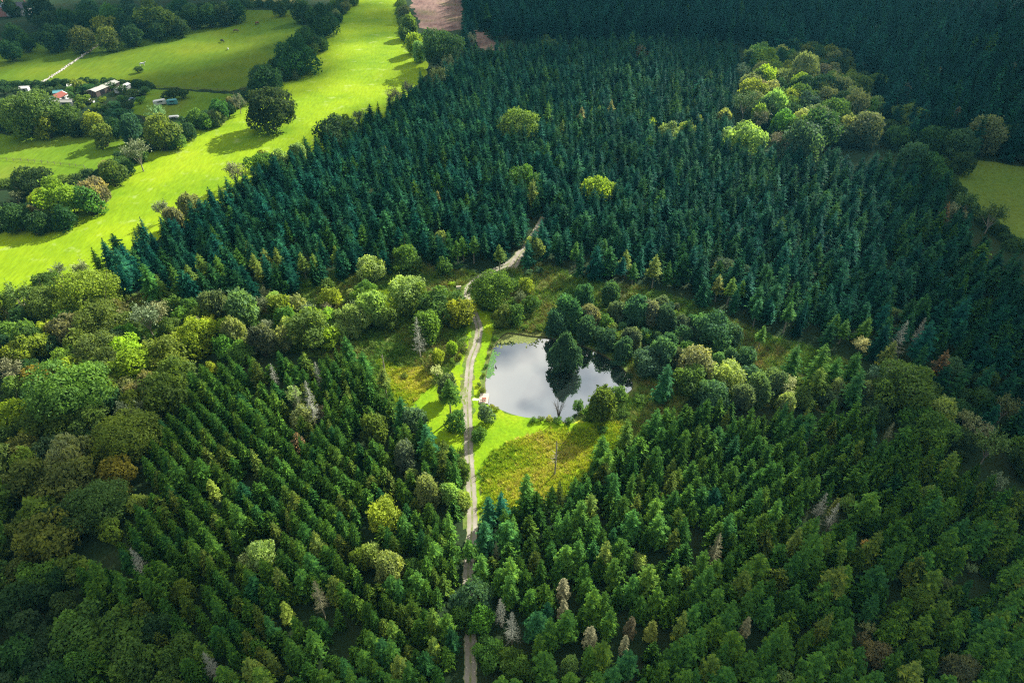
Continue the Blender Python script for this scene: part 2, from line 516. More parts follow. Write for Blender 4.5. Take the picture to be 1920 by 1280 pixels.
# --- individual broadleaf trees: (origin, x, crown-top y, crown width) in pixels of 3x enlargements, style, colour
ORI = {1: (0, 0), 2: (640, 0), 3: (1280, 0), 4: (0, 427), 5: (640, 427), 6: (1280, 427), 7: (0, 854), 8: (640, 854), 9: (1280, 854)}
TREES = """
1 1475 352 170 round dark;1 1640 205 200 round dark;1 1590 285 120 round dark;1 1705 148 140 round dark;1 1785 28 160 round dark;1 1530 330 70 upright olive
1 870 640 200 round olive;1 870 585 120 bare pale;1 960 720 110 round green;1 1090 610 110 round olive;1 1220 555 130 round dark;1 1140 630 80 small green;1 1330 530 90 bare grey;1 1395 500 60 small dark
1 745 780 160 bare grey;1 600 898 150 round olive;1 500 985 150 upright grey;1 150 940 210 oak dark;1 300 1000 220 round yg;1 70 1065 100 bare grey;1 205 1060 120 round lime;1 60 1150 150 round dark;1 470 1060 130 small green;1 200 1180 130 round dark;1 330 1150 120 small dark
1 130 510 270 oak olive;1 20 560 150 round olive;1 350 595 150 round olive;1 500 620 130 round yg;1 620 660 110 round dark;1 710 640 130 upright teal;1 230 645 110 small yg;1 560 690 110 small olive;1 420 660 90 small dark
1 40 220 110 round dark;1 120 185 100 round dark;1 270 120 150 round dark;1 440 150 130 round brown;1 575 82 165 bush gold;1 580 140 130 round olive;1 690 70 130 round dark;1 790 85 110 round dark;1 850 0 190 round olive;1 950 50 110 round dark;1 1060 20 130 round dark
1 1160 20 120 round dark;1 1000 90 90 small dark;1 870 110 90 small dark;1 720 130 100 small dark;1 350 40 140 round dark;1 480 30 130 round dark;1 620 10 140 round green;1 250 50 130 round dark;1 200 -20 150 round dark;1 60 130 120 round dark;1 720 -10 150 round teal;1 990 -20 140 round dark
1 1300 -10 120 round dark;1 1250 10 100 small dark;1 1690 -10 120 round dark;1 480 0 120 round teal;1 30 -10 90 round dark;1 1560 0 70 small dark
1 1300 905 130 bare grey;1 1450 850 150 round olive;1 1470 848 80 small gold;1 1550 840 110 upright pale;1 1660 800 110 upright pale;1 890 1125 110 bare grey;1 1050 1085 130 upright pale;1 950 1160 130 upright grey;1 1880 645 190 round dark
2 355 20 70 upright grey;2 375 85 90 upright olive;2 400 170 100 upright yg;2 430 225 90 upright pale;2 350 150 60 small olive;2 550 165 230 oak dark;2 600 310 100 bare grey;2 540 365 130 bare brown;2 290 490 110 bare grey;2 370 455 90 bare grey;2 90 615 90 bare grey;2 20 650 100 round olive
2 1000 615 215 oak olive;2 1460 985 170 round yg;2 1030 930 150 round green;2 1165 200 110 round dark;2 1860 690 120 round pale;2 1750 660 70 small lime;2 1690 250 90 bare rust;2 730 180 80 bare grey
3 490 278 130 round yg;3 570 268 110 round dark;3 470 330 95 round yg;3 485 362 150 round lime;3 605 340 90 round yg;3 715 290 155 upright pale;3 820 288 100 round green;3 905 275 120 round dark;3 970 225 100 round dark;3 1060 345 100 round teal;3 570 410 100 round pale;3 670 405 135 round yg
3 745 388 80 round green;3 805 460 120 round green;3 400 445 140 round yg;3 510 450 120 round pale;3 530 515 140 upright pale;3 610 485 130 round yg;3 690 465 140 round green;3 370 505 150 bare brown;3 720 515 130 round teal;3 830 495 120 round grey;3 880 405 150 round grey;3 1000 412 140 round green
3 1100 415 120 round olive;3 1185 435 90 round teal;3 880 560 140 round olive;3 1010 498 180 round grey;3 810 605 210 round dark;3 1060 632 180 round grey;3 690 675 230 round teal;3 370 672 200 round pale;3 1300 585 170 oak olive;3 1180 670 110 round dark;3 1050 695 130 round teal;3 1430 715 150 round dark;3 1590 730 170 round teal
3 1740 655 200 round grey;3 1870 700 130 round dark;3 30 685 100 round pale;3 1330 810 160 round teal;3 1430 855 150 round dark;3 1480 930 150 round dark;3 1620 1075 150 bare brown;3 1555 1140 120 bare grey;3 1780 1140 160 bare brown;3 1500 600 120 round dark;3 620 560 120 round dark;3 450 610 120 bare grey;3 350 350 100 bare grey;3 1250 700 130 round dark
3 450 590 110 upright olive;3 250 600 90 upright pale;3 560 740 140 bare grey;3 90 640 70 small lime;3 930 690 130 round dark;3 1600 860 120 round dark
4 440 250 310 oak yg;4 220 345 230 oak olive;4 60 305 190 bare olive;4 510 436 250 oak olive;4 330 480 190 round grey;4 440 185 140 bare pale;4 310 200 110 bare grey;4 220 260 150 round green;4 620 440 120 bare grey;4 150 330 90 small lime
4 790 425 190 bare grey;4 870 415 150 bare grey;4 1180 345 150 upright sage;4 1325 348 210 upright sage;4 1060 515 200 round yg;4 1090 450 120 round olive;4 1450 545 170 upright sage;4 1570 560 130 upright grey;4 1720 475 240 round green;4 1740 450 130 small yg;4 1645 372 100 small pale;4 1590 440 110 small green;4 1830 300 90 small green
4 1290 520 150 upright grey;4 1240 600 150 round green;4 1350 640 140 round green;4 1850 560 120 small yg;4 1000 440 90 small olive;4 1060 620 110 small lime;4 940 500 110 round green
4 125 595 180 round yg;4 40 645 150 round yg;4 245 522 130 small yg;4 50 575 100 round olive;4 510 615 230 oak brown;4 690 608 180 round lime;4 880 625 230 round olive;4 730 698 210 round lime;4 945 735 210 round olive;4 590 690 190 round brown;4 360 730 130 small yg;4 170 775 180 round orange;4 275 760 90 small orange;4 335 790 370 oak green
4 60 835 160 round brown;4 880 835 260 round olive;4 700 850 130 round pale;4 40 965 200 round yg;4 150 1110 120 small yg;4 650 1085 310 oak olive;4 530 1200 160 round yg;4 330 1185 230 upright pale;4 20 735 170 bare grey;4 600 640 110 small green;4 160 850 120 round brown;4 550 900 170 round dark;4 700 960 180 bare grey;4 460 1010 180 round green;4 110 1030 120 round olive
4 1680 1005 130 small pale;4 1800 1005 80 bare grey;4 1640 900 100 small pale;4 1180 760 60 small lime
7 110 20 260 round brown;7 310 55 270 round brown;7 630 10 230 round orange;7 430 10 130 bare pale;7 500 180 300 oak green;7 200 345 290 round olive;7 370 570 160 small olive;7 740 225 110 upright pale;7 1460 490 200 round pale;7 1365 565 90 small pale;7 1000 725 140 upright green;7 640 150 110 small orange;7 600 380 110 small olive
7 80 745 220 round dark;7 290 645 150 upright dark;7 400 890 260 round green;7 610 910 260 round green;7 820 930 170 round dark;7 90 900 210 round dark;7 60 1040 230 round dark;7 430 1100 210 round green;7 700 1090 250 round green;7 960 1065 210 round green;7 920 1225 130 small olive;7 250 1000 190 round dark;7 200 1180 190 round dark;7 330 780 180 round dark;7 40 620 150 round olive;7 60 360 160 round brown
8 480 125 170 upright pale;8 600 160 140 upright pale;8 230 270 190 round yg;8 670 190 110 upright pale;8 675 20 110 upright green;8 250 555 170 upright pale;8 160 500 140 upright pale;8 95 530 130 upright olive;8 745 712 250 round teal;8 790 860 200 round green;8 690 840 150 round green;8 400 580 100 small green;8 390 75 80 upright pale
8 1675 545 100 upright pale;8 960 1115 160 round green;8 830 1055 170 round green;8 1000 1160 150 round green;8 1290 1150 130 upright pale
9 1060 475 80 upright cream;9 950 220 90 upright pale;9 1410 165 130 upright pale;9 1640 615 70 bare pale;9 1490 690 70 small pale;9 1600 1150 190 upright grey;9 1060 945 90 bare pale;9 1800 105 120 bare grey;9 590 1235 90 small pale;9 1340 750 150 upright green;9 1090 1040 170 round grey
5 160 160 150 round pale;5 350 92 160 round green;5 570 170 90 small green;5 560 20 90 upright pale;5 350 282 200 round pale;5 150 355 190 upright pale;5 430 325 180 round green;5 560 342 200 round green;5 650 388 170 round yg;5 60 425 160 upright pale;5 250 440 140 round green;5 470 480 170 round green;5 840 256 225 oak olive
5 1035 282 85 small yg;5 965 285 65 small green;5 1062 378 85 small green;5 975 425 110 small green;5 1010 355 70 bare grey;5 905 445 100 small olive;5 620 303 45 bush yg;5 1085 45 120 upright pale;5 545 685 85 upright yg;5 618 645 75 upright yg;5 535 775 75 bare cream;5 590 830 130 upright grey
5 1285 385 170 upright teal;5 1215 455 140 upright teal;5 1370 315 110 upright teal;5 1520 300 130 upright teal;5 1555 410 110 upright sage;5 1680 385 150 upright teal;5 1745 405 140 upright sage;5 1840 440 140 upright teal;5 1745 675 170 round teal;5 1820 635 160 upright teal;5 1640 560 120 upright sage;5 1400 430 120 upright grey
5 1475 898 190 upright green;5 1570 895 90 small green;5 1335 968 65 small green;5 810 1005 95 small sage;5 770 1125 80 small green;5 400 1010 150 upright sage;5 350 1210 150 upright sage;5 180 1050 180 upright green;5 640 1030 110 small green;5 1410 1000 90 small green
6 95 685 190 round pale;6 255 745 185 round pale;6 450 825 160 upright sage;6 550 795 150 upright sage;6 600 835 140 bare cream;6 180 855 190 round teal;6 60 780 180 round green;6 205 485 200 round teal;6 290 530 140 round teal;6 110 520 120 round teal;6 1310 795 320 oak green;6 1140 775 150 bare sage;6 1020 612 100 bare cream
6 1230 870 150 bare sage;6 1160 620 80 bare sage;6 1470 1055 230 round green;6 1690 895 150 round dark;6 1860 945 170 bare brown;6 1780 1150 210 bare brown;6 1540 735 160 round teal;6 1590 980 120 round dark;6 1210 450 90 upright sage;6 360 880 150 upright sage;6 1740 790 150 round dark;6 1360 1010 180 round green;6 1100 990 150 round dark;6 1600 1130 180 round dark;6 700 900 130 round green;6 1030 840 130 upright sage;6 230 170 130 round teal;6 370 210 100 round teal
"""
CONIFER_SINGLES = """
5 890 90 85 tall 0.86;5 680 45 75 tall 0.72;5 650 70 75 tall 0.72;5 740 45 80 tall 0.74;5 1320 75 90 tall 0.66;5 1490 60 80 tall 0.62;5 1610 120 85 tall 0.9;5 1775 150 100 tall 0.92;5 1210 20 75 spruce 0.5;5 1840 760 130 spruce 0.5;5 1620 1060 110 spruce 0.82;5 1780 1015 120 spruce 0.6;5 1480 1160 110 spruce 0.7;5 320 950 120 spruce 0.55;5 470 1110 120 spruce 0.5;5 600 850 140 tall 0.78;5 120 690 100 spruce 0.6;5 20 600 90 spruce 0.6;5 230 780 110 tall 0.9;5 1650 190 70 tall 0.6
6 460 548 85 tall 0.75;6 660 655 110 spruce 0.62;6 815 650 140 spruce 0.72;6 790 780 110 spruce 0.86;6 885 725 100 spruce 0.62;6 1000 705 110 spruce 0.6;6 1015 795 130 spruce 0.55;6 1195 632 100 spruce 0.93;6 1310 760 70 spruce 0.4;6 215 265 80 tall 0.94;6 285 275 85 tall 0.82;6 345 290 85 tall 0.7;6 440 390 90 tall 0.5;6 620 410 100 tall 0.6;6 880 480 80 tall 0.7;6 930 510 80 tall 0.66;6 1060 500 90 spruce 0.72;6 190 190 55 spruce 0.93;6 830 10 60 tall 0.88
4 1420 140 85 tall 0.9;4 1480 110 80 tall 0.93;4 1545 110 95 tall 0.9;4 1690 135 80 tall 0.88;4 1750 140 80 tall 0.86;4 1110 140 90 tall 0.86;4 1040 205 85 tall 0.88;4 1390 70 75 tall 0.88;4 1800 60 70 tall 0.8;4 1450 200 80 tall 0.92;4 880 260 80 spruce 0.84;4 800 200 110 spruce 0.6;4 640 110 130 spruce 0.4;4 570 70 80 spruce 0.35;4 1210 150 100 tall 0.8;4 1330 110 90 tall 0.74;4 960 210 90 spruce 0.75;4 1880 100 80 tall 0.85
5 1089 9 90 spruce 0.4;5 1128 -57 85 spruce 0.38;5 1050 69 80 spruce 0.42;5 1150 -10 85 spruce 0.36
2 1355 600 55 tall 0.96;2 1525 560 60 tall 0.95;2 1245 670 60 spruce 0.88;2 1165 570 70 spruce 0.75;2 1410 600 55 spruce 0.8;2 1450 590 50 tall 0.85;2 1740 755 70 spruce 0.6;2 1160 800 80 spruce 0.6;2 1080 1000 90 spruce 0.9;2 540 1070 50 tall 0.96;2 240 815 50 tall 0.92;2 1120 970 55 spruce 0.4
8 835 230 110 spruce 0.45;8 900 205 100 spruce 0.4;8 810 370 120 spruce 0.5;8 720 470 110 tall 0.7
"""  # four spruces beside the upper track are added to throw shade across it
LARCHES = "8 1250 690 90 tan;8 1255 805 80 tan;8 1410 958 100 tan;8 1640 905 85 rust;8 1760 930 90 gold;8 1605 1008 65 tan;9 880 235 60 gold;9 375 905 65 tan;3 1270 460 90 rust;3 1450 375 70 rust;3 1560 600 80 rust;3 1095 140 70 rust;3 1870 350 70 rust;6 890 95 60 brown;6 1610 150 70 rust;1 1650 380 40 brown;7 1590 820 90 yg;7 1175 130 80 yg"
DEADS = "4 1520 760 60 white;4 1770 750 60 white;4 1715 855 110 white;4 1650 880 80 grey;7 730 515 90 white;7 1765 700 110 tan;7 1140 1100 100 white;8 895 800 90 white;8 960 875 110 white;9 215 430 100 tan;9 815 205 80 white;9 880 262 80 white;5 420 495 90 white;6 1270 515 90 white;6 1370 500 70 white;6 655 650 50 white;6 1190 1090 60 grey;8 870 480 60 grey"

def parse(txt):
    out = []
    for chunk in txt.replace('\n', ';').split(';'):
        c = chunk.split()
        if c:
            o = ORI[int(c[0])]
            out.append((o[0] + float(c[1]) / 3, o[1] + float(c[2]) / 3, float(c[3]) / 3, *c[4:]))
    return out

# ------------------------------------------------------------------ labels
LM = [('the lone field oak', 515, 215), ('the pond jetty', 908, 747), ('the red-roofed farm building', 103, 190), ('the long pale shed', 197, 166), ('the white farmhouse', 35, 22),
      ('the track oak', 920, 540), ('the bleached tree left of the track', 780, 625), ('the tan dead spruce', 588, 1118), ('the pale dead spruce in the lower right', 1351, 1025),
      ('the island tree in the pond', 1055, 665), ('the felled patch', 815, 30), ('the noticeboard', 860, 543), ('the pair of bleached spruces right of the track', 948, 1145), ('the dark field on the right edge', 1880, 380)]
USED = set()
def region(x, y):
    if y < 260 and x < 460: return 'by the far fields'
    if x < 260 and y < 430: return 'along the field hedge'
    if x < 700 and y < 260: return 'along the bright field'
    if x < 340 and y < 880: return 'in the left wood'
    if x < 340: return 'in the bottom left wood'
    if y < 480 and x < 1200: return 'in the upper forest'
    if y < 330: return 'in the upper right wood'
    if x > 1200 and y < 560: return 'in the right forest'
    if x < 870 and y < 700: return 'left of the track'
    if x < 870: return 'in the lower left plantation'
    if y < 830 and x < 1220: return 'around the pond'
    if y < 830: return 'right of the pond'
    return 'in the lower right plantation'

def word_label(what, x, y):
    best = None
    for n, lx, ly in LM:
        dx, dy = x - lx, y - ly
        d = math.hypot(dx, dy)
        if 8 < d < 110 and (best is None or d < best[0]):
            if abs(dx) > abs(dy) * 1.2:
                rel = ('just ' if d < 50 else '') + ('right of ' if dx > 0 else 'left of ')
            else:
                rel = ('just ' if d < 50 else '') + ('in front of ' if dy > 0 else 'behind ')
            best = (d, rel + n)
    if best:
        l = f'{what} {best[1]}'
        if l not in USED and len(l.split()) <= 16:
            USED.add(l); return l
    xx, yy = min(max(x / 19.2, 0), 100), min(max(y / 12.8, 0), 100)
    l = f'{what} {region(x, y)}, {xx:.0f} percent across, {yy:.0f} down'
    if l in USED:
        l = f'{what} {region(x, y)}, {xx:.1f} percent across, {yy:.1f} down'
    USED.add(l)
    return l

# ------------------------------------------------------------------ ground and its sheets
def sheet(name, poly, z, mat, holes=(), parent=None):
    pts = [Vector(p) for p in poly]
    edges = [(i, (i + 1) % len(poly)) for i in range(len(poly))]
    for h in holes:
        b = len(pts)
        pts += [Vector(p) for p in h]
        edges += [(b + i, b + (i + 1) % len(h)) for i in range(len(h))]
    vs, es, fs, *_ = delaunay_2d_cdt(pts, edges, [], 0, 1e-4)
    cen = np.array([[(vs[f[0]].x + vs[f[1]].x + vs[f[2]].x) / 3, (vs[f[0]].y + vs[f[1]].y + vs[f[2]].y) / 3] for f in fs])
    ok = inside(cen, poly)
    for h in holes:
        ok &= ~inside(cen, h)
    faces = [f for f, k in zip(fs, ok) if k]
    faces = [f if (vs[f[1]] - vs[f[0]]).cross(vs[f[2]] - vs[f[0]]) > 0 else f[::-1] for f in faces]
    me = make_mesh(name, [(v.x, v.y, z) for v in vs], faces, mat)
    return link(name, me, parent)

def rag(poly, amp, seed, step=3.0):
    """wobbly natural edge"""
    r = np.random.default_rng(seed)
    out = []
    n = len(poly)
    for i in range(n):
        a = np.array(poly[i]); b = np.array(poly[(i + 1) % n])
        L = np.linalg.norm(b - a); k = max(1, int(L / step))
        for q in range(k):
            p = a + (b - a) * q / k
            out.append(tuple(p + r.normal(0, amp, 2)))
    return out

def ground_mat(name, stops, scale, fine, bump=0.3, fstr=0.35, streak=None, patch=None):
    m, nt = new_mat(name)
    pos = world_pos(nt)
    v = pos
    if streak is not None:
        mp = nt.nodes.new('ShaderNodeMapping'); mp.inputs['Rotation'].default_value = (0, 0, streak)
        mp.inputs['Scale'].default_value = (1, .22, 1)
        nt.links.new(pos, mp.inputs[0]); v = mp.outputs[0]
    n1 = noise(nt, pos, scale, 6, .6)
    c = ramp(nt, n1, stops)
    n2 = noise(nt, v, fine, 5, .7)
    k = map_range(nt, n2, .25, .75, 1 - fstr, 1 + fstr)
    cmb = nt.nodes.new('ShaderNodeCombineXYZ')
    for i in range(3): nt.links.new(k, cmb.inputs[i])
    c = mixrgb(nt, c, cmb.outputs[0], 1.0, 'MULTIPLY')
    if patch:
        pc, ps, lo, hi = patch
        f = map_range(nt, noise(nt, pos, ps, 7, .65), lo, hi)
        c = mixrgb(nt, c, pc, f)
    finish(nt, diffuse(nt, c, .95, .05, n2, .25, bump))
    return m

M_FLOOR = ground_mat('forest_floor', [(.3, (.010, .022, .010)), (.5, (.016, .032, .012)), (.7, (.028, .034, .015))], .06, 1.2, .5)
M_BRIGHT = ground_mat('pasture_grass', [(.30, (.090, .180, .005)), (.45, (.142, .232, .005)), (.58, (.180, .268, .005)), (.75, (.212, .284, .008))], .03, .9, .4, .28, .6, ((.30, .36, .12), .14, .58, .78))
M_PAST = ground_mat('grazed_grass', [(.28, (.038, .092, .005)), (.5, (.072, .122, .005)), (.7, (.110, .146, .006))], .016, .45, .25, .25, .3)
M_LOWF = ground_mat('rough_grass', [(.28, (.070, .140, .006)), (.5, (.095, .166, .008)), (.75, (.125, .150, .018))], .03, .7, .3, .3, 1.4)
M_TOPF = ground_mat('dry_grass', [(.3, (.14, .15, .05)), (.7, (.20, .19, .07))], .03, .5)
M_FELL = ground_mat('felled_ground', [(.3, (.105, .060, .055)), (.5, (.18, .115, .095)), (.72, (.125, .110, .050))], .05, .45, .6, .5, .2)
M_RFLD = ground_mat('dull_grass', [(.3, (.065, .120, .016)), (.7, (.100, .140, .020))], .03, .6)
M_HEATH = ground_mat('heath', [(.30, (.050, .100, .020)), (.47, (.090, .145, .026)), (.60, (.115, .125, .040)), (.75, (.065, .120, .020))], .09, 1.0, .6, .5)
M_MEAD = ground_mat('tawny_meadow', [(.28, (.150, .270, .010)), (.5, (.270, .350, .014)), (.7, (.360, .360, .040))], .16, 1.4, .6, .45)
M_LAWN = ground_mat('mown_grass', [(.3, (.095, .200, .006)), (.5, (.145, .250, .006)), (.72, (.225, .285, .010))], .10, 1.2, .4, .35)

big = [(-3000, -1200), (3000, -1200), (3000, 6000), (-3000, 6000)]
tag(sheet('ground', big, 0, M_FLOOR, [POND]), kind='structure')
tag(sheet('field', rag(G(BRIGHT_FIELD), .5, 1), .004, M_BRIGHT), kind='structure')
tag(sheet('field', rag(G(PASTURE), .7, 2), .004, M_PAST), kind='structure')
tag(sheet('field', rag(G(LOWER_FIELD), .6, 3), .004, M_LOWF), kind='structure')
tag(sheet('field', rag(G(PADDOCK), .5, 4), .004, M_LOWF), kind='structure')
tag(sheet('field', rag(G(TOP_FIELD), .5, 5), .004, M_TOPF), kind='structure')
tag(sheet('felled_ground', rag(G(FELLED), 1.2, 6), .004, M_FELL), kind='structure')
tag(sheet('field', rag(G(RIGHT_FIELD), .6, 7), .004, M_RFLD), kind='structure')
tag(sheet('heath', rag(G(HEATH), .8, 8), .004, M_HEATH, [POND]), kind='structure')
tag(sheet('meadow', rag(G(MEADOW_R), 1.0, 9, 1.6), .008, M_MEAD, [POND]), kind='structure')
tag(sheet('meadow', rag(G(MEADOW_L), .6, 10), .008, M_MEAD), kind='structure')
tag(sheet('meadow', rag(G(GLADE_L), .6, 11), .008, M_MEAD), kind='structure')
tag(sheet('lawn', rag(G(LAWN_R), .32, 12, 1.0), .012, M_LAWN, [POND]), kind='structure')
tag(sheet('lawn', rag(G(LAWN_L), .4, 13, 1.0), .012, M_LAWN), kind='structure')

# gravel track -------------------------------------------------
m, nt = new_mat('track_gravel')
pos = world_pos(nt)
acr = nt.nodes.new('ShaderNodeAttribute'); acr.attribute_name = 'across'
n1 = noise(nt, pos, .35, 6, .6); n2 = noise(nt, pos, 2.2, 6, .75)
gr = ramp(nt, n1, [(.3, (.17, .150, .12)), (.55, (.25, .228, .19)), (.75, (.32, .295, .25))])
gr = mixrgb(nt, gr, (.17, .15, .11), map_range(nt, n2, .55, .85))
mid = math_n(nt, 'SUBTRACT', 1.0, math_n(nt, 'MULTIPLY', math_n(nt, 'ABSOLUTE', acr.outputs['Fac']), 3.4))
mid = math_n(nt, 'MULTIPLY', map_range(nt, mid, 0, .8), map_range(nt, noise(nt, pos, .7, 5, .7), .38, .56))
gr = mixrgb(nt, gr, (.12, .16, .03), mid)
edge = map_range(nt, math_n(nt, 'ADD', math_n(nt, 'ABSOLUTE', acr.outputs['Fac']), math_n(nt, 'MULTIPLY', n2, .5)), 1.05, 1.35)
gr = mixrgb(nt, gr, (.13, .19, .02), edge)
finish(nt, diffuse(nt, gr, .95, .1, n2, .06, .5))
M_TRACK = m

def ribbon(name, line, halfw, z, mat, wob=.12, seed=0):
    r = np.random.default_rng(seed)
    V, Fc, A = [], [], []
    cols = (-1, -.5, 0, .5, 1)
    for i, p in enumerate(line):
        p = np.array(p)
        d = np.array(line[min(i + 1, len(line) - 1)]) - np.array(line[max(i - 1, 0)])
        d /= np.linalg.norm(d) + 1e-9
        nrm = np.array([d[1], -d[0]])
        hw = halfw(i / (len(line) - 1)) if callable(halfw) else halfw
        for c in cols:
            q = p + nrm * (hw * c + (r.normal(0, wob) if abs(c) == 1 else 0))
            V.append((q[0], q[1], z)); A.append(c)
    k = len(cols)
    for i in range(len(line) - 1):
        for c in range(k - 1):
            Fc.append((i * k + c, i * k + c + 1, (i + 1) * k + c + 1, (i + 1) * k + c))
    me = make_mesh(name, V, Fc, mat)
    a = me.attributes.new('across', 'FLOAT', 'POINT'); a.data.foreach_set('value', np.array(A, np.float32))
    return link(name, me)
fine_track = smooth(TRACK, 3)
tag(ribbon('track', fine_track, lambda t: 1.12 + .5 * max(0, min(1, (t - .78) * 12)), .016, M_TRACK, .09, 3), kind='structure')
# turnout bay left of the track, opposite the jetty, and the branch joining behind the oak
tag(sheet('track_bay', rag(G([(868, 730), (864, 738), (863, 746), (867, 755), (873, 760), (875, 724)]), .15, 21, 1), .0175, M_TRACK), kind='structure')
tag(ribbon('track', smooth(G([(953, 528), (956, 512), (966, 492), (980, 470)]), 8), 1.6, .0215, M_TRACK, .3, 5), kind='structure')
tag(ribbon('path', G([(886, 748.5), (890, 748.5), (894, 748.5), (899, 748.5)]), .42, .020, plain('pale_path', (.55, .48, .38), .9), .04, 6), kind='structure')

# ------------------------------------------------------------------ pond
m, nt = new_mat('pond_water')
pos = world_pos(nt)
w = noise(nt, pos, .9, 3, .5)
b = nt.nodes.new('ShaderNodeBump'); b.inputs['Strength'].default_value = .03; b.inputs['Distance'].default_value = .02
nt.links.new(w, b.inputs['Height'])
gl = nt.nodes.new('ShaderNodeBsdfGlossy'); gl.inputs['Roughness'].default_value = .03; gl.inputs['Color'].default_value = (.95, .97, 1, 1)
nt.links.new(b.outputs[0], gl.inputs['Normal'])
df = nt.nodes.new('ShaderNodeBsdfDiffuse'); df.inputs['Color'].default_value = (.012, .018, .016, 1)
mx = nt.nodes.new('ShaderNodeMixShader'); mx.inputs[0].default_value = .45
nt.links.new(df.outputs[0], mx.inputs[1]); nt.links.new(gl.outputs[0], mx.inputs[2])
finish(nt, mx.outputs[0])
M_WATER = m
tag(sheet('water', POND, -.35, M_WATER), kind='structure')
pc = np.mean(np.array(POND), axis=0)
V, Fc = [], []
n = len(POND)
for p in POND:
    V.append((p[0], p[1], 0.0))
for p in POND:
    q = pc + (np.array(p) - pc) * .985
    V.append((q[0], q[1], -.6))
for i in range(n):
    Fc.append((i, (i + 1) % n, n + (i + 1) % n, n + i))
tag(link('bank', make_mesh('bank', V, Fc, ground_mat('bank_mud', [(.3, (.05, .055, .022)), (.7, (.10, .085, .045))], .5, 2.0))), kind='structure')

# ------------------------------------------------------------------ broadleaf trees, one by one
PLACED = []                                           # (x, y, clearance radius)
proto_users = {}
def put(name, meshes, loc, rz, sc, label, cat, group, color=None, part_names=('trunk', 'crown')):
    t = thing(name, loc, rz, label, cat, group)
    t.scale = sc
    a = link(part_names[0], meshes[0], t)
    c = link(part_names[1], meshes[1], t)
    if color is not None:
        c.color = (*color, 1.0)
    return t, c

KINDW = {'round': ('broadleaf_tree', 'round-crowned tree'), 'oak': ('oak_tree', 'broad spreading oak'), 'small': ('young_tree', 'small bushy tree'), 'upright': ('willow_tree', 'feathery willow'),
         'bush': ('bush', 'low bush'), 'bare': ('thin_leaved_tree', 'twiggy half-bare tree')}
GROUPW = {'round': 'round-crowned broadleaf trees', 'oak': 'broad spreading oaks', 'small': 'small bushy trees', 'upright': 'feathery willow-like trees', 'bush': 'low bushes', 'bare': 'twiggy half-bare trees'}
def plant(px, py, w, style, col, label=None, Hf=None, grow=1.08):
    protos = PROTO[style]
    i = random.randrange(len(protos))
    (meshes, D0, H0) = protos[i]
    H = H0
    for _ in range(4):
        p, t = at(px, py + w * .04, H)
        D = w / F * t * grow
        k = D / D0
        H = H0 * k * (Hf or 1.0)
        H = min(H, 21.0)
    lean = H * .5
    p, t = at(px, py + w * .04, H)
    rgb, cw = CLR[col]
    j = np.random.default_rng(int(px * 7 + py * 13)).uniform(.85, 1.18, 3)
    sx = D / D0
    nm, kw = KINDW[style]
    put(nm, meshes, (p.x, p.y, 0), random.uniform(0, 6.28), (sx, sx * random.uniform(.92, 1.08), H / H0),
        label or word_label(f'{cw} {kw}', px, py + w * .35), 'tree' if style != 'bush' else 'bush', GROUPW[style], [a * b for a, b in zip(rgb, j)])
    PLACED.append((p.x, p.y, D * .36 + .6))

# the lone oak in the bright field has a mesh of its own
oak = broad_proto(999, 18, 11, .06, 34, .50, 2.7, .85, 'oak')
p, t = at(515, 243)
put('oak_tree', oak, (p.x, p.y, 0), 1.1, (1, 1, 1.08), 'large dark lone oak with ragged crown standing in the bright green field', 'tree', None, (.040, .066, .024))
SPECIAL = {(5, 840, 256): 'flat-topped olive oak overhanging the track above the pond', 
           (1, 575, 82): 'golden yellow spreading bush in the dark trees beyond the far pasture', (1, 300, 1000): 'glowing yellow-green tree by the hedge at the left edge of the bright field',
           (4, 730, 698): 'brightest lime green tree, larger of two in the left wood', (4, 690, 608): 'lime green tree just behind the larger lime tree in left wood',
           (4, 335, 790): 'biggest deep green oak in the left wood, with a domed crown', (2, 1000, 615): 'olive sunlit oak rising alone from the upper spruce forest', (6, 1310, 795): 'large pale-flecked spreading tree right of the pond at the forest edge',
           (2, 1460, 985): 'sunlit yellow-green round tree alone among spruces above the track end', (5, 1335, 968): 'small dark shrub on the pond bank right of the bare tree', (5, 160, 160): 'pale lit round tree at the foot of the upper spruces left of the track'}
SPX = {(round(ORI[k[0]][0] + k[1] / 3, 2), round(ORI[k[0]][1] + k[2] / 3, 2)): v for k, v in SPECIAL.items()}
for v in SPX.values(): USED.add(v)
def plant_at(bx, by, top, w, style, col, label, zb=0.0):
    i = random.randrange(len(PROTO[style])); (meshes, D0, H0) = PROTO[style][i]
    p, t = at(bx, by, max(zb, -.35))
    H = CAM_H - p.y * ray(bx, top)[2] / ray(bx, top)[1]      # the height whose top shows at that pixel
    D = w / F * t * 1.05
    rgb, cw = CLR[col]
    nm, kw = KINDW[style]
    USED.add(label)
    put(nm, meshes, (p.x, p.y, zb), bx * .7, (D / D0, D / D0, (H - zb) / H0), label, 'tree', GROUPW[style], rgb)
    PLACED.append((p.x, p.y, D * .36 + .6))
PROTO['pond'] = []
for q in range(1):
    (pt, pcw) = broad_proto(777, 11, 4.4, -.02, 20, .28, 2.6, 1.0, 'upright')
    for v in pcw.vertices:                                   # narrows to a blunt point
        f_ = 1.22 - .80 * max(0, v.co.z / 11) ** 1.25
        v.co.x *= f_; v.co.y *= f_
    PROTO['pond'].append(((pt, pcw), 8.8, 11))
KINDW['pond'] = KINDW['upright']; GROUPW['pond'] = GROUPW['upright']
plant_at(1057, 690, 622, 66, 'pond', 'teal', 'pointed blue-green tree standing in the pond water, mirrored below', -1.7)
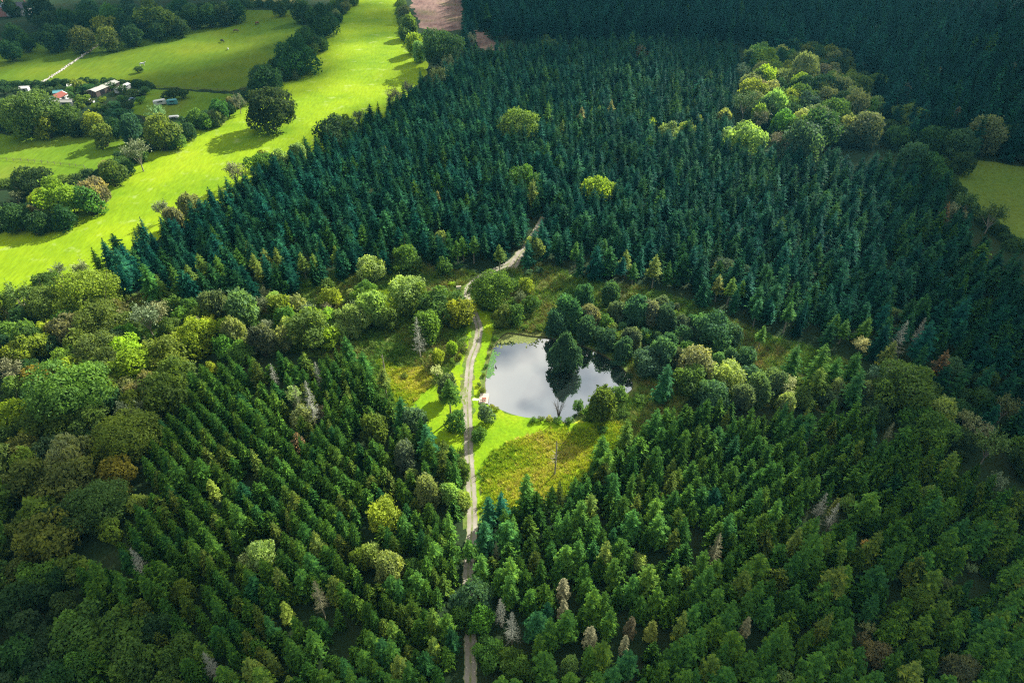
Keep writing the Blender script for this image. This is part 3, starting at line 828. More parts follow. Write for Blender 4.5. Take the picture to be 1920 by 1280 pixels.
for bx, by, top, w_, st_, lb in ((1098, 640, 596, 44, 'upright', 'blue-green tree on the far pond bank, just right of the tree in the water'), (1132, 652, 612, 40, 'round', 'second blue-green tree along the right rear pond bank'),
                                 (1168, 676, 634, 38, 'upright', 'third blue-green tree along the right rear pond bank')):
    plant_at(bx, by, top, w_, st_, 'teal', lb)
for (px, py, w, style, col) in parse(TREES):
    plant(px, py, w, style, col, SPX.get((round(px, 2), round(py, 2))))

# the rest of the closed canopy: further trees wherever the wood would show bare floor
def fill_wood(poly, step, styles, seed, wmin, wmax, top_z=7.0):
    r = np.random.default_rng(seed)
    P = np.array(G(poly))
    lo, hi = P.min(0), P.max(0)
    Q = [(x + r.normal(0, step * .25), y + r.normal(0, step * .25)) for x in np.arange(lo[0], hi[0], step) for y in np.arange(lo[1], hi[1], step)]
    Q = np.array(Q)[inside(Q, P)]
    for q in Q:
        near = min(math.hypot(q[0] - a, q[1] - b) / max(c, 1) for a, b, c in PLACED)
        if near < 1.15 or seg_dist([q], TRACK)[0] < 4: continue
        X, Y, dpt = pix(q[0], q[1], top_z)
        if not (-60 < X < 1980 and -40 < Y < 1340): continue
        st, co_ = styles[r.integers(len(styles))]
        plant(X, Y, r.uniform(wmin, wmax) / dpt * F, st, co_)
LW = [('round', 'dark'), ('round', 'green'), ('round', 'olive'), ('small', 'olive'), ('upright', 'green'), ('round', 'dark'), ('upright', 'grey'), ('round', 'brown')]
fill_wood([(-60, 590), (60, 560), (180, 545), (260, 600), (330, 680), (290, 760), (262, 860), (240, 960), (120, 1090), (-80, 1150)], 5.2, LW, 81, 5.5, 8.5)
fill_wood([(-80, 1120), (110, 1080), (230, 1180), (300, 1400), (-150, 1400)], 5.0, [('round', 'dark'), ('round', 'green'), ('upright', 'green'), ('round', 'dark')], 82, 5, 7.5)
fill_wood([(1300, 690), (1420, 745), (1560, 740), (1640, 690), (1720, 730), (1850, 830), (1960, 880), (1960, 940), (1740, 840), (1600, 790), (1400, 775), (1290, 760)], 5.5, [('round', 'dark'), ('small', 'green'), ('upright', 'pale'), ('round', 'teal'), ('bare', 'grey')], 83, 4.5, 8)
fill_wood([(300, 590), (420, 580), (560, 570), (690, 560), (700, 620), (640, 640), (480, 645), (330, 660)], 5.2, [('upright', 'pale'), ('small', 'green'), ('small', 'yg'), ('round', 'green'), ('bare', 'grey')], 84, 3.5, 6.5)
fill_wood([(1390, 110), (1480, 100), (1570, 115), (1620, 180), (1650, 260), (1560, 270), (1400, 240)], 8.5, [('round', 'green'), ('round', 'grey'), ('round', 'dark'), ('bare', 'brown'), ('round', 'olive'), ('round', 'pale')], 85, 8, 13, 10.0)

fill_wood([(1090, 585), (1150, 560), (1240, 565), (1330, 605), (1395, 650), (1420, 705), (1310, 700), (1222, 712), (1195, 690), (1160, 655), (1110, 630)], 3.6, [('small', 'teal'), ('upright', 'sage'), ('small', 'green'), ('bare', 'grey'), ('upright', 'teal'), ('small', 'olive')], 88, 2.6, 5.2, 3.0)
BELT = [('round', 'dark'), ('small', 'dark'), ('small', 'green'), ('round', 'dark'), ('small', 'olive'), ('upright', 'grey')]
fill_wood([(-40, 405), (60, 375), (130, 345), (200, 312), (250, 282), (300, 250), (335, 236), (345, 250), (250, 306), (190, 352), (130, 378), (60, 408), (-40, 445)], 4.6, BELT, 86, 3.6, 6.5, 3.0)
fill_wood([(335, 228), (400, 205), (450, 180), (480, 150), (530, 125), (552, 95), (585, 50), (640, -10), (668, -10), (622, 55), (592, 95), (562, 124), (530, 144), (490, 164), (400, 223), (340, 248)], 5.5, BELT, 87, 4, 7.5, 3.0)

# bushes round the farm, on the heath and along the pond bank
BUSHES = [(r_, s) for r_, s in (
    ((150, 158, 22), 'dark'), ((128, 162, 20), 'green'), ((110, 160, 22), 'dark'), ((88, 163, 22), 'dark'), ((70, 160, 24), 'dark'), ((143, 147, 30), 'brown'), ((165, 157, 24), 'dark'), ((185, 156, 22), 'dark'), ((205, 153, 22), 'dark'),
    ((226, 160, 22), 'dark'), ((248, 166, 24), 'dark'), ((268, 162, 22), 'dark'), ((255, 150, 9), 'dark'), ((230, 178, 26), 'dark'), ((215, 190, 28), 'teal'), ((196, 196, 26), 'dark'), ((178, 192, 20), 'olive'), ((150, 178, 26), 'olive'), ((135, 172, 22), 'dark'),
    ((153, 195, 13), 'gold'), ((166, 183, 16), 'brown'), ((190, 182, 14), 'yg'), ((238, 188, 26), 'dark'), ((260, 180, 20), 'green'), ((210, 204, 30), 'teal'), ((235, 206, 26), 'teal'), ((140, 187, 14), 'dark'), ((258, 125, 16), 'dark'), ((25, 163, 22), 'dark'), ((5, 160, 24), 'dark'),
    ((318, 165, 32), 'dark'), ((340, 166, 26), 'dark'), ((45, 236, 20), 'dark'), ((20, 232, 24), 'dark'), ((210, 232, 24), 'dark'), ((250, 236, 22), 'dark'), ((180, 235, 26), 'dark'), ((150, 236, 24), 'dark'), ((95, 232, 26), 'dark'),
    ((905, 727, 15), 'olive'), ((899, 718, 10), 'brown'), ((907, 700, 9), 'olive'), ((912, 683, 9), 'green'), ((916, 664, 9), 'olive'), ((922, 645, 10), 'brown'), ((928, 632, 12), 'olive'), ((920, 758, 14), 'yg'), ((931, 762, 12), 'yg'),
    ((1000, 783, 14), 'green'), ((1015, 781, 14), 'olive'), ((1030, 781, 14), 'yg'), ((1047, 783, 18), 'green'), ((1068, 785, 18), 'green'), ((1092, 768, 16), 'green'), ((985, 610, 14), 'olive'), ((1010, 608, 16), 'olive'), ((1130, 648, 22), 'teal'), ((1160, 672, 22), 'teal'), ((1180, 700, 18), 'dark'),
    ((870, 652, 14), 'olive'), ((862, 664, 12), 'yg'), ((845, 672, 14), 'olive'), ((960, 560, 20), 'green'), ((940, 575, 18), 'olive'), ((925, 590, 14), 'brown'), ((1005, 560, 20), 'green'), ((975, 590, 20), 'green'), ((1040, 600, 22), 'olive'), ((700, 640, 20), 'green'), ((730, 650, 16), 'olive'),
    ((845, 510, 16), 'green'), ((825, 505, 16), 'green'), ((860, 495, 14), 'teal'), ((990, 505, 18), 'teal'), ((1010, 500, 20), 'teal'), ((655, 540, 18), 'green'), ((600, 560, 18), 'yg'), ((560, 575, 20), 'pale'), ((620, 600, 22), 'green'), ((500, 590, 20), 'green'), ((1420, 690, 22), 'green'), ((1500, 710, 22), 'olive'), ((1290, 640, 22), 'teal'), ((1240, 610, 22), 'teal'),
    ((800, 800, 18), 'yg'), ((775, 800, 18), 'pale'), ((855, 770, 14), 'green'), ((845, 800, 16), 'green'), ((758, 700, 14), 'olive'), ((835, 842, 18), 'yg'), ((1130, 800, 18), 'green'), ((1170, 770, 20), 'green'), ((1200, 740, 22), 'green'))]
for (px, py, w), col in BUSHES:
    plant(px, py, w, 'bush', col, None, None, 1.15)

# ------------------------------------------------------------------ hedges and banks of scrub along the field edges
def hedge(line_px, width, height, col, label, seed, gaps=0.0, leaf=.34):
    r = np.random.default_rng(seed)
    line = smooth(G(line_px), 8)
    P, D, T = [], [], []
    L = 0
    for a, b in zip(line[:-1], line[1:]):
        a = np.array(a); b = np.array(b); L = np.linalg.norm(b - a)
        k = max(1, int(L / (width * .45)))
        for q in range(k):
            if r.random() < gaps:
                continue
            c = a + (b - a) * (q + r.random()) / k + r.normal(0, width * .16, 2)
            rad = width * r.uniform(.52, .95); hh = height * r.uniform(.8, 1.8)
            n_ = int(rad * (rad + hh) * 5.5 / leaf ** 2 * .5)
            d = unit(r.normal(size=(n_, 3))); d[:, 2] = np.abs(d[:, 2])
            pp = np.array([c[0], c[1], 0]) + d * np.array([rad, rad, hh]) * (1 - np.abs(r.normal(0, .1, (n_, 1))))
            P.append(pp); D.append(d); T.append(np.clip(r.uniform(0, 1) * .5 + r.uniform(0, 1, n_) * .5, 0, 1))
    P = np.concatenate(P); D = np.concatenate(D); T = np.concatenate(T)
    o = np.array([P[:, 0].mean(), P[:, 1].mean(), 0])
    V, Fq = leaf_quads(P - o, unit(D + r.normal(0, .5, D.shape)), leaf, r)
    h = link('hedge', make_mesh('hedge', V, Fq, M_LEAF, T))
    h.location = o
    h.color = (*CLR[col][0], 1)
    tag(h, label, 'hedge', 'field hedges')
hedge([(0, 428), (60, 405), (130, 372), (185, 345), (215, 322)], 5, 3.2, 'dark', 'dark overgrown hedge along the lower left side of the bright field', 31)
hedge([(215, 325), (250, 298), (290, 272), (330, 250)], 4.5, 3, 'green', 'mid green hedge between lower field and bright field', 32)
hedge([(330, 245), (400, 219), (455, 188), (485, 165)], 4.5, 3.2, 'dark', 'dark hedge along the bright field behind the lone oak', 33)
hedge([(485, 164), (520, 142), (555, 120), (580, 92), (605, 58), (650, 5)], 5, 3, 'dark', 'hedge line under the tall dark trees at top of the bright field', 34)
hedge([(-20, 96), (60, 76), (130, 62), (230, 42), (330, 28), (440, 14), (560, 14)], 6, 3.5, 'dark', 'long dark hedge along the far edge of the big pasture', 35)
hedge([(0, 162), (60, 162), (110, 160), (180, 157), (250, 160), (280, 166)], 4, 2.2, 'dark', 'dark hedge at the back of the farmyard', 36)
hedge([(0, 240), (60, 240), (140, 243), (220, 240), (280, 252)], 6, 3.2, 'dark', 'dark hedge between the farmyard and the lower field', 37)
hedge([(0, 345), (50, 350), (110, 345), (165, 330)], 4, 2.0, 'olive', 'olive scrub hedge at the near edge of the lower field', 38, .2)
hedge([(752, 5), (756, 40), (762, 70), (780, 92)], 4.5, 3, 'olive', 'olive hedge between the bright field and the felled patch', 39)
hedge([(1768, 312), (1788, 352), (1832, 408), (1880, 445), (1905, 470)], 3.5, 2.5, 'dark', 'dark hedge edging the dull field on the right', 40)
hedge([(470, 8), (520, 15), (560, 17)], 4, 2.4, 'dark', 'short dark hedge before the small pale field at top', 41)

# ------------------------------------------------------------------ larches and dead conifers
def conifer_at(px, py, w, H0, R0, k_w=1.0):
    H = H0
    for _ in range(4):
        p, t = at(px, py, H)
        k = w / F * t / (2 * R0) * k_w
        H = min(max(H0 * k, 7), 24)
    return p, k, H / H0
for i, (px, py, w, col) in enumerate(parse(LARCHES)):
    p, k, kz = conifer_at(px, py, w * .78, 11, 2.4)
    t, c = put('larch_tree', LARCH[i % 3], (p.x, p.y, 0), i * 1.3, (k, k, kz * 11 / 14), word_label(f'{CLR[col][1]} autumn larch', px, py + w * .5), 'tree', 'autumn larches among the spruces', CLR[col][0])
    PLACED.append((p.x, p.y, 2.0))
DL = {0: None, 4: None, 5: 'tan dead spruce standing out in the lower left plantation', 9: 'pale tan dead spruce beside a dark gap in the lower right plantation', 7: 'bleached dead spruce right of the lower track, further left of the pair',
      8: 'bleached dead spruce right of the lower track, nearer one of the pair', 12: 'bleached bare tree standing alone left of the track above the clearing'}
for i, (px, py, w, col) in enumerate(parse(DEADS)):
    p, k, kz = conifer_at(px, py, w, 13, 1.9)
    t, c = put('dead_spruce', DEAD[i % 3], (p.x, p.y, 0), i * 1.7, (k, k, kz), DL.get(i) or word_label(f'{CLR[col][1]} dead spruce', px, py + w * .5), 'tree', 'dead spruces in the plantations', CLR[col][0])
    PLACED.append((p.x, p.y, 2.0))

# bare many-stemmed tree on the near pond bank, and two broken snags
r = np.random.default_rng(5)
paths, tw = [], []
for i in range(7):
    th = i * .9; e = np.array([math.cos(th) * 1.6 * r.uniform(.5, 1), math.sin(th) * 1.6 * r.uniform(.5, 1), r.uniform(4.5, 7.2)])
    m_ = e * .45 + r.normal(0, .12, 3)
    paths.append(([(0, 0, -.2), m_, e], [.10, .07, .03]))
    for k in range(6):
        s = m_ + (e - m_) * r.uniform(0, .9); q = s + unit(np.array([math.cos(th), math.sin(th), 1.0]) + r.normal(0, .5, 3)) * r.uniform(.6, 1.5)
        tw.append(([s, q], [.035, .015]))
p, _ = at(1047, 783)
t = thing('bare_tree', (p.x, p.y, 0), 0, 'bare brown many-stemmed tree leaning over the near pond bank', 'tree')
v, f = tube(paths, 5); link('trunk', make_mesh('stems', v, f, M_BARK), t)
v, f = tube(tw, 3); link('branches', make_mesh('stem_twigs', v, f, M_BARK), t)
for (px, py, hh, lab) in ((722, 705, 7.5, 'broken bleached snag standing in grass left of the clearing'), (1040, 890, 11, 'slender pale snag with thin side twigs in the tawny meadow')):
    p, _ = at(px, py)
    t = thing('snag', (p.x, p.y, 0), 0, lab, 'dead tree')
    v, f = tube([([(0, 0, -.2), (.1, 0, hh * .5), (.05, .1, hh)], [.22, .17, .10])], 7); link('trunk', make_mesh('snag_trunk', v, f, M_BARKP), t)
    tw = []
    for z in np.linspace(hh * .35, hh * .95, 26 if hh > 9 else 8):
        th = r.uniform(0, 6.28); L = r.uniform(.5, 1.5) * (1 if hh > 9 else .5)
        tw.append(([(.07, .03, z), (math.cos(th) * L, math.sin(th) * L, z + .3 * L)], [.04, .015]))
    v, f = tube(tw, 3); link('branches', make_mesh('snag_twigs', v, f, M_BARKP), t)
    PLACED.append((p.x, p.y, 3))

# ------------------------------------------------------------------ spruces
SPRUCES = []                                          # x, y, H, scale xy, variant, tone
for (px, py, w, st, tone) in parse(CONIFER_SINGLES):
    v = random.randrange(4) + 9 if st == 'tall' else random.randrange(9)
    p, k, kz = conifer_at(px, py, w, 14.5, 3.2)
    SPRUCES.append((p.x, p.y, 14.5 * kz, k * (1.0 if v < 9 else 1.3), v, float(tone), 1))
    PLACED.append((p.x, p.y, 1.9))
PL = np.array(PLACED)

S1 = [(330, 690, 8), (400, 668, 8), (470, 668, 8), (560, 655, 8), (640, 650, 8), (690, 680, 8), (735, 740, 5), (765, 800, 0), (800, 845, 0), (862, 872, 0), (868, 985), (864, 1080), (868, 1330), (300, 1330), (270, 1180), (215, 1060), (225, 980, 8), (255, 900, 8), (265, 830, 8), (290, 760, 8)]
S1B = [(100, 1100), (300, 1100), (420, 1400), (-150, 1400), (-150, 1150)]
S2 = [(898, 960, 4), (935, 930, 8), (1000, 900, 8), (1105, 860, 8), (1175, 795, 8), (1290, 752, 8), (1500, 752, 8), (1620, 760, 8), (1740, 805, 8), (1930, 890, 8), (2150, 960, 8), (2150, 1450), (900, 1450), (897, 1060), (898, 985)]
S3 = [(180, 470, 11), (240, 425, 11), (300, 385, 11), (380, 335, 11), (470, 290, 11), (560, 255, 11), (620, 235, 11), (700, 195, 11), (765, 150, 11), (815, 125, 11), (870, 88, 11), (1000, 66, 11), (1200, 62, 11), (1385, 70, 11), (1400, 140, 11), (1370, 190, 11), (1385, 250, 11), (1480, 265, 11), (1560, 275, 11), (1680, 285, 11),
      (1770, 306, 11), (1810, 390, 10), (1890, 470, 10), (2080, 560, 10), (2080, 850, 0), (1850, 830), (1760, 760), (1690, 710), (1600, 670), (1480, 635), (1400, 610), (1330, 580), (1240, 548), (1120, 530), (1070, 520), (1020, 500), (960, 490), (900, 510), (820, 505), (740, 512), (680, 520), (600, 535), (520, 565), (400, 580), (250, 565), (190, 520)]
S4 = [(866, -120, 20), (866, 0, 20), (872, 40, 20), (900, 78, 0), (1010, 86, 0), (1200, 80, 0), (1385, 85, 0), (1480, 88, 10), (1580, 92, 10), (1640, 150, 10), (1700, 240, 10), (1800, 300, 0), (1930, 312, 0), (2150, 330), (2300, -120, 20)]

TR = np.array(TRACK)
CLEAR = [G(MEADOW_R), G(MEADOW_L), G(LAWN_R), G(LAWN_L), G(GLADE_L), POND, G(FELLED), G(RIGHT_FIELD), G(BRIGHT_FIELD), G([(700, 640), (870, 640), (868, 760), (800, 800), (740, 770)]), G([(895, 525), (1150, 545), (1230, 660), (1200, 800), (1000, 900), (895, 940)])]
def stand(poly, ang, row, step, jit, H, R_, tone, seed, variants, gap=.04, gapscale=.05):
    r = np.random.default_rng(seed)
    P = np.array(G(poly))
    c = P.mean(0)
    rad = np.abs(P - c).max() * 1.5
    d = np.array([math.cos(ang), math.sin(ang)]); nn = np.array([-d[1], d[0]])
    a = np.arange(-rad, rad, step); b = np.arange(-rad, rad, row)
    A, B = np.meshgrid(a, b)
    A = A + (np.arange(len(b)) % 2)[:, None] * step * .5
    Q = c + A.reshape(-1, 1) * d + B.reshape(-1, 1) * nn
    Q = Q + r.normal(0, jit, Q.shape)
    # slow bends so the rows are not ruler-straight
    Q[:, 0] += 1.6 * np.sin(Q[:, 1] * .05 + seed); Q[:, 1] += 1.4 * np.sin(Q[:, 0] * .045 + 2 * seed)
    Q = Q[inside(Q, P)]
    dep = Q[:, 1] * CP + (CAM_H - 10) * SP
    sx = 960 + F * Q[:, 0] / dep
    sy = 640 + F * ((CAM_H - 10) * CP - Q[:, 1] * SP) / dep
    Q = Q[(dep > 20) & (sx > -160) & (sx < 2080) & (sy < 1420) & (sy > -60)]
    keep = seg_dist(Q, TR) > 2.7
    for cl in CLEAR:
        keep &= ~inside(Q, cl)
    Q = Q[keep]
    for x, y, rr in PL:
        Q = Q[np.hypot(Q[:, 0] - x, Q[:, 1] - y) > rr + 1.0]
    g = np.sin(Q[:, 0] * .11 + 1.7 * np.sin(Q[:, 1] * .07 + seed)) * np.sin(Q[:, 1] * .13 + 1.3 * np.sin(Q[:, 0] * .09))
    Q = Q[(r.random(len(Q)) > gap) & (g < .93)]
    for x, y in Q:
        h = H * np.clip(r.normal(1, .13), .6, 1.35)
        tn = np.clip(tone + r.normal(0, .085 if H < 15 else .16) + (.16 if r.random() < .05 else 0), 0, .90)
        if r.random() < .0008: tn = 1.0
        SPRUCES.append((x, y, h, R_ * r.uniform(.72, 1.25) * (h / H) ** .5, int(variants[r.integers(len(variants))]), float(tn), 0))
ALLV = list(range(9))
stand(S1, math.radians(-42), 3.25, 2.2, .28, 8.0, .50, .72, 51, ALLV, .03)
stand(S1B, math.radians(-20), 3.5, 2.8, .45, 8.2, .56, .72, 55, ALLV, .05)
stand(S2, math.radians(34), 3.7, 3.0, .48, 8.8, .58, .70, 52, ALLV, .05)
stand(S3, math.radians(62), 4.7, 3.9, .75, 11.0, .78, .40, 53, ALLV + [9, 11], .05)
stand(S4, math.radians(15), 5.8, 5.0, .8, 18.0, 1.05, .18, 54, ALLV + [9, 10, 11, 12], .03)

# the 300 spruces that show largest stand as separate trees
def show(s):
    x, y, d = pix(s[0], s[1], s[2] * .7)
    vis = -30 < x < 1950 and -30 < y < 1330
    return (1e4 if s[6] else 0) + (s[2] / d * 100 if vis else -1)
order = sorted(range(len(SPRUCES)), key=lambda i: -show(SPRUCES[i]))
indiv = set(order[:300])
first = {}
SPRW = ['blue-green', 'deep green', 'green', 'yellowish green', 'tawny']
for i in sorted(indiv):
    x, y, H, k, v, tone, single = SPRUCES[i]
    H0 = [16, 17, 15, 16.5, 14.5, 17.5, 15.5, 16, 15, 17, 17, 17, 17][v]
    px, py, _ = pix(x, y, H * .75)
    w = 'blue-green' if tone < .42 else 'deep green' if tone < .57 else 'mid green' if tone < .72 else 'yellowish green' if tone < .9 else 'tawny'
    t, c = put('spruce_tree', VAR[v], (x, y, 0), random.uniform(0, 6.28), (k, k, H / H0), word_label(f'{w} {"tall bare-stemmed " if v > 8 else ""}spruce', px, py), 'tree', 'spruces standing in the plantations')
    t.rotation_euler[0] = random.gauss(0, .02); t.rotation_euler[1] = random.gauss(0, .02)
    c['tone'] = tone
    first.setdefault(v, (t.children[0], c))

# every further spruce: one instanced plantation object
rest = [s for i, s in enumerate(SPRUCES) if i not in indiv]
me = bpy.data.meshes.new('spruce_plantation')
me.vertices.add(len(rest))
me.vertices.foreach_set('co', np.array([(s[0], s[1], 0) for s in rest], np.float32).ravel())
H0s = np.array([16, 17, 15, 16.5, 14.5, 17.5, 15.5, 16, 15, 17, 17, 17, 17])
vv = np.array([s[4] for s in rest])
scl = np.array([(s[3], s[3], s[2] / H0s[s[4]]) for s in rest], np.float32)
rot = np.array([(rng.normal(0, .02), rng.normal(0, .02), rng.uniform(0, 6.28)) for s in rest], np.float32)
for nm, ty, da, key in (('variant', 'INT', vv.astype(np.int32), 'value'), ('tone', 'FLOAT', np.array([s[5] for s in rest], np.float32), 'value'),
                        ('size', 'FLOAT_VECTOR', scl.ravel(), 'vector'), ('turn', 'FLOAT_VECTOR', rot.ravel(), 'vector')):
    a = me.attributes.new(nm, ty, 'POINT'); a.data.foreach_set(key, da)
plantation = link('spruce_plantation', me)
tag(plantation, 'thousands of dark spruces filling the plantations round the pond clearing', 'forest', kind='stuff')

def instancer(obj, sources, name, store_tone=True):
    ng = bpy.data.node_groups.new(name, 'GeometryNodeTree')
    ng.interface.new_socket('Geometry', in_out='INPUT', socket_type='NodeSocketGeometry')
    ng.interface.new_socket('Geometry', in_out='OUTPUT', socket_type='NodeSocketGeometry')
    gi = ng.nodes.new('NodeGroupInput'); go = ng.nodes.new('NodeGroupOutput')
    jn = ng.nodes.new('GeometryNodeJoinGeometry')
    for parts in reversed(sources):                       # join puts the last-linked first
        j2 = ng.nodes.new('GeometryNodeJoinGeometry')
        for o in parts:
            oi = ng.nodes.new('GeometryNodeObjectInfo'); oi.transform_space = 'ORIGINAL'
            oi.inputs['Object'].default_value = o
            ng.links.new(oi.outputs['Geometry'], j2.inputs[0])
        gt = ng.nodes.new('GeometryNodeGeometryToInstance')
        ng.links.new(j2.outputs[0], gt.inputs[0])
        ng.links.new(gt.outputs[0], jn.inputs[0])
    ip = ng.nodes.new('GeometryNodeInstanceOnPoints')
    ng.links.new(gi.outputs[0], ip.inputs['Points'])
    ng.links.new(jn.outputs[0], ip.inputs['Instance'])
    ip.inputs['Pick Instance'].default_value = True
    for nm, ty, sock in (('variant', 'INT', 'Instance Index'), ('size', 'FLOAT_VECTOR', 'Scale')):
        n_ = ng.nodes.new('GeometryNodeInputNamedAttribute'); n_.data_type = ty; n_.inputs['Name'].default_value = nm
        ng.links.new(n_.outputs['Attribute'], ip.inputs[sock])
    n_ = ng.nodes.new('GeometryNodeInputNamedAttribute'); n_.data_type = 'FLOAT_VECTOR'; n_.inputs['Name'].default_value = 'turn'
    er = ng.nodes.new('FunctionNodeEulerToRotation')
    ng.links.new(n_.outputs['Attribute'], er.inputs[0]); ng.links.new(er.outputs[0], ip.inputs['Rotation'])
    ng.links.new(ip.outputs[0], go.inputs[0])
    md = obj.modifiers.new(name, 'NODES'); md.node_group = ng

# make sure every variant has a standing individual to copy from
missing = [v for v in range(13) if v not in first]
if missing:
    for s in rest:
        if s[4] in missing:
            v = s[4]; px, py, _ = pix(s[0], s[1], 12)
            t, c = put('spruce_tree', VAR[v], (s[0] + .9, s[1], 0), 0, (s[3], s[3], s[2] / H0s[v]), word_label('spruce', px, py), 'tree', 'spruces standing in the plantations')
            c['tone'] = s[5]; first[v] = (t.children[0], c); missing.remove(v)
instancer(plantation, [first[v] for v in range(13)], 'plantation')
print('SPRUCES', len(SPRUCES), 'individual', len(indiv), 'broadleaf', len(PLACED))

# ------------------------------------------------------------------ long grass and bracken tussocks
def tuft_mesh(name, seed, mat, n=26, h=.55, spread=.45):
    r = np.random.default_rng(seed)
    V = []; T = []
    for i in range(n):
        th = r.uniform(0, 6.28); d = np.array([math.cos(th), math.sin(th), 0]); s = np.array([-d[1], d[0], 0])
        b = d * r.uniform(0, spread * .5); L = h * r.uniform(.6, 1.25)
        V += [b - s * .06, b + s * .06, b + d * spread * r.uniform(.4, 1) + np.array([0, 0, L])]
        T.append(r.random())
    V = np.array(V)
    return make_mesh(name, V, np.arange(len(V)).reshape(-1, 3), mat, T)
M_GRASS = leaf_mat('grass_blades', [(0, (.15, .28, .012)), (.4, (.32, .44, .02)), (.7, (.45, .47, .04)), (1, (.50, .44, .14))], .3, (1.1, 1, .8), .7, 1.3, .1)
M_BRACK = leaf_mat('bracken_fronds', [(0, (.05, .14, .02)), (.55, (.12, .21, .03)), (.85, (.17, .19, .05)), (1, (.18, .14, .06))], .3, (1.1, 1, .8), .7, 1.3, .1)

def tussocks(name, polys, n, mat, h, label, seed, tone_c, avoid=()):
    r = np.random.default_rng(seed)
    pts, tone = [], []
    for pg, share in polys:
        pg = np.array(pg)
        lo, hi = pg.min(0), pg.max(0)
        Q = r.uniform(lo, hi, (int(n * share * 3), 2))
        Q = Q[inside(Q, pg)]
        k = ~inside(Q, POND) & (seg_dist(Q, TR) > 2.2) & (seg_dist(Q, POND + POND[:1]) > (1.6 if name == 'bracken' else .4))
        for a_ in avoid: k &= ~inside(Q, a_)
        Q = Q[k][:int(n * share)]
        Q = Q + r.normal(0, .55, Q.shape) * (r.random((len(Q), 1)) < .5)
        Q = Q[~inside(Q, POND)]
        pts.append(Q)
    Q = np.concatenate(pts)
    tn = np.clip(tone_c + .3 * np.sin(Q[:, 0] * .21 + np.sin(Q[:, 1] * .33)) + r.normal(0, .2, len(Q)), 0, 1)
    me = bpy.data.meshes.new(name); me.vertices.add(len(Q))
    me.vertices.foreach_set('co', np.c_[Q, np.zeros(len(Q))].astype(np.float32).ravel())
    s = r.uniform(.6, 1.5, len(Q))
    for nm, ty, da, key in (('variant', 'INT', np.zeros(len(Q), np.int32), 'value'), ('tone', 'FLOAT', tn.astype(np.float32), 'value'),
                            ('size', 'FLOAT_VECTOR', np.c_[s, s, s].astype(np.float32).ravel(), 'vector'), ('turn', 'FLOAT_VECTOR', np.c_[np.zeros(len(Q)), np.zeros(len(Q)), r.uniform(0, 6.28, len(Q))].astype(np.float32).ravel(), 'vector')):
        a = me.attributes.new(nm, ty, 'POINT'); a.data.foreach_set(key, da)
    o = link(name, me)
    tag(o, label, 'grass', kind='stuff')
    return o
def mesh_instancer(o, mesh_src, name):
    """one real tussock stands as the source; it is part of the same patch"""
    src = link(name, mesh_src, o)
    src['kind'] = 'stuff'
    v = o.data.vertices[0].co
    src.location = v
    instancer(o, [(src,)], name)
LAWNS = [G(LAWN_L), G(LAWN_R)]
g = tussocks('long_grass', [(G(MEADOW_R), .62), (G(MEADOW_L), .24), (G(GLADE_L), .14)], 7000, M_GRASS, .5, 'tawny and yellow long grass in the meadows beside the pond and track', 61, .45, LAWNS)
mesh_instancer(g, tuft_mesh('grass_tussock', 62, M_GRASS, 26, .5, .5), 'grass_tussock')
g = tussocks('bracken', [(G(HEATH), 1.0)], 16000, M_BRACK, .8, 'brown and green bracken and rushes on the rough ground round the pond', 63, .45, LAWNS + [G(MEADOW_R), G(MEADOW_L), G(GLADE_L)])
mesh_instancer(g, tuft_mesh('bracken_frond', 64, M_BRACK, 24, .8, .9), 'bracken_frond')

# reeds and lily leaves at the pond edge
def floating_leaves(name, line_px, width, n, col, label, seed):
    r = np.random.default_rng(seed)
    line = smooth(G(line_px), 6)
    V, Fc, T = [], [], []
    for i in range(n):
        a = np.array(line[r.integers(len(line))]) + r.normal(0, width, 2)
        if not inside([a], POND)[0]: continue
        rad = r.uniform(.12, .38); b = len(V); k = 7
        th0 = r.uniform(0, 6.28)
        for q in range(k):
            th = th0 + q * (5.8 / (k - 1)); V.append((a[0] + math.cos(th) * rad, a[1] + math.sin(th) * rad * r.uniform(.85, 1.1), -.335 + r.uniform(0, .03)))
        V.append((a[0], a[1], -.325))
        for q in range(k - 1): Fc.append((b + q, b + q + 1, b + k)); T.append(r.random())
    o = link(name, make_mesh(name, V, Fc, M_LEAF, T)); o.color = (*col, 1)
    tag(o, label, 'water plants', kind='stuff')
floating_leaves('lily_pads', [(937, 634), (948, 627), (965, 627), (985, 630), (1000, 632)], 1.5, 1500, (.22, .27, .10), 'pale floating lily leaves in the far left corner of the pond', 71)
floating_leaves('lily_pads', [(922, 660), (918, 675), (914, 690), (913, 700)], .8, 420, (.12, .26, .10), 'bright green floating leaves along the left pond edge', 72)

# ------------------------------------------------------------------ small built things
def bm_mesh(name, boxes, mat, bevel=0.0):
    """boxes: (cx, cy, cz, sx, sy, sz[, rot_x, rot_y, rot_z])"""
    bm = bmesh.new()
    for bx in boxes:
        cx, cy, cz, sx, sy, sz = bx[:6]
        rr = bx[6:] if len(bx) > 6 else (0, 0, 0)
        mt = Matrix.Translation((cx, cy, cz)) @ Matrix.Rotation(rr[2], 4, 'Z') @ Matrix.Rotation(rr[1], 4, 'Y') @ Matrix.Rotation(rr[0], 4, 'X') @ Matrix.Diagonal((sx, sy, sz, 1))
        bmesh.ops.create_cube(bm, size=1, matrix=mt)
    if bevel:
        bmesh.ops.bevel(bm, geom=list(bm.edges), offset=bevel, segments=1, affect='EDGES')
    me = bpy.data.meshes.new(name); bm.to_mesh(me); bm.free(); me.materials.append(mat)
    return me

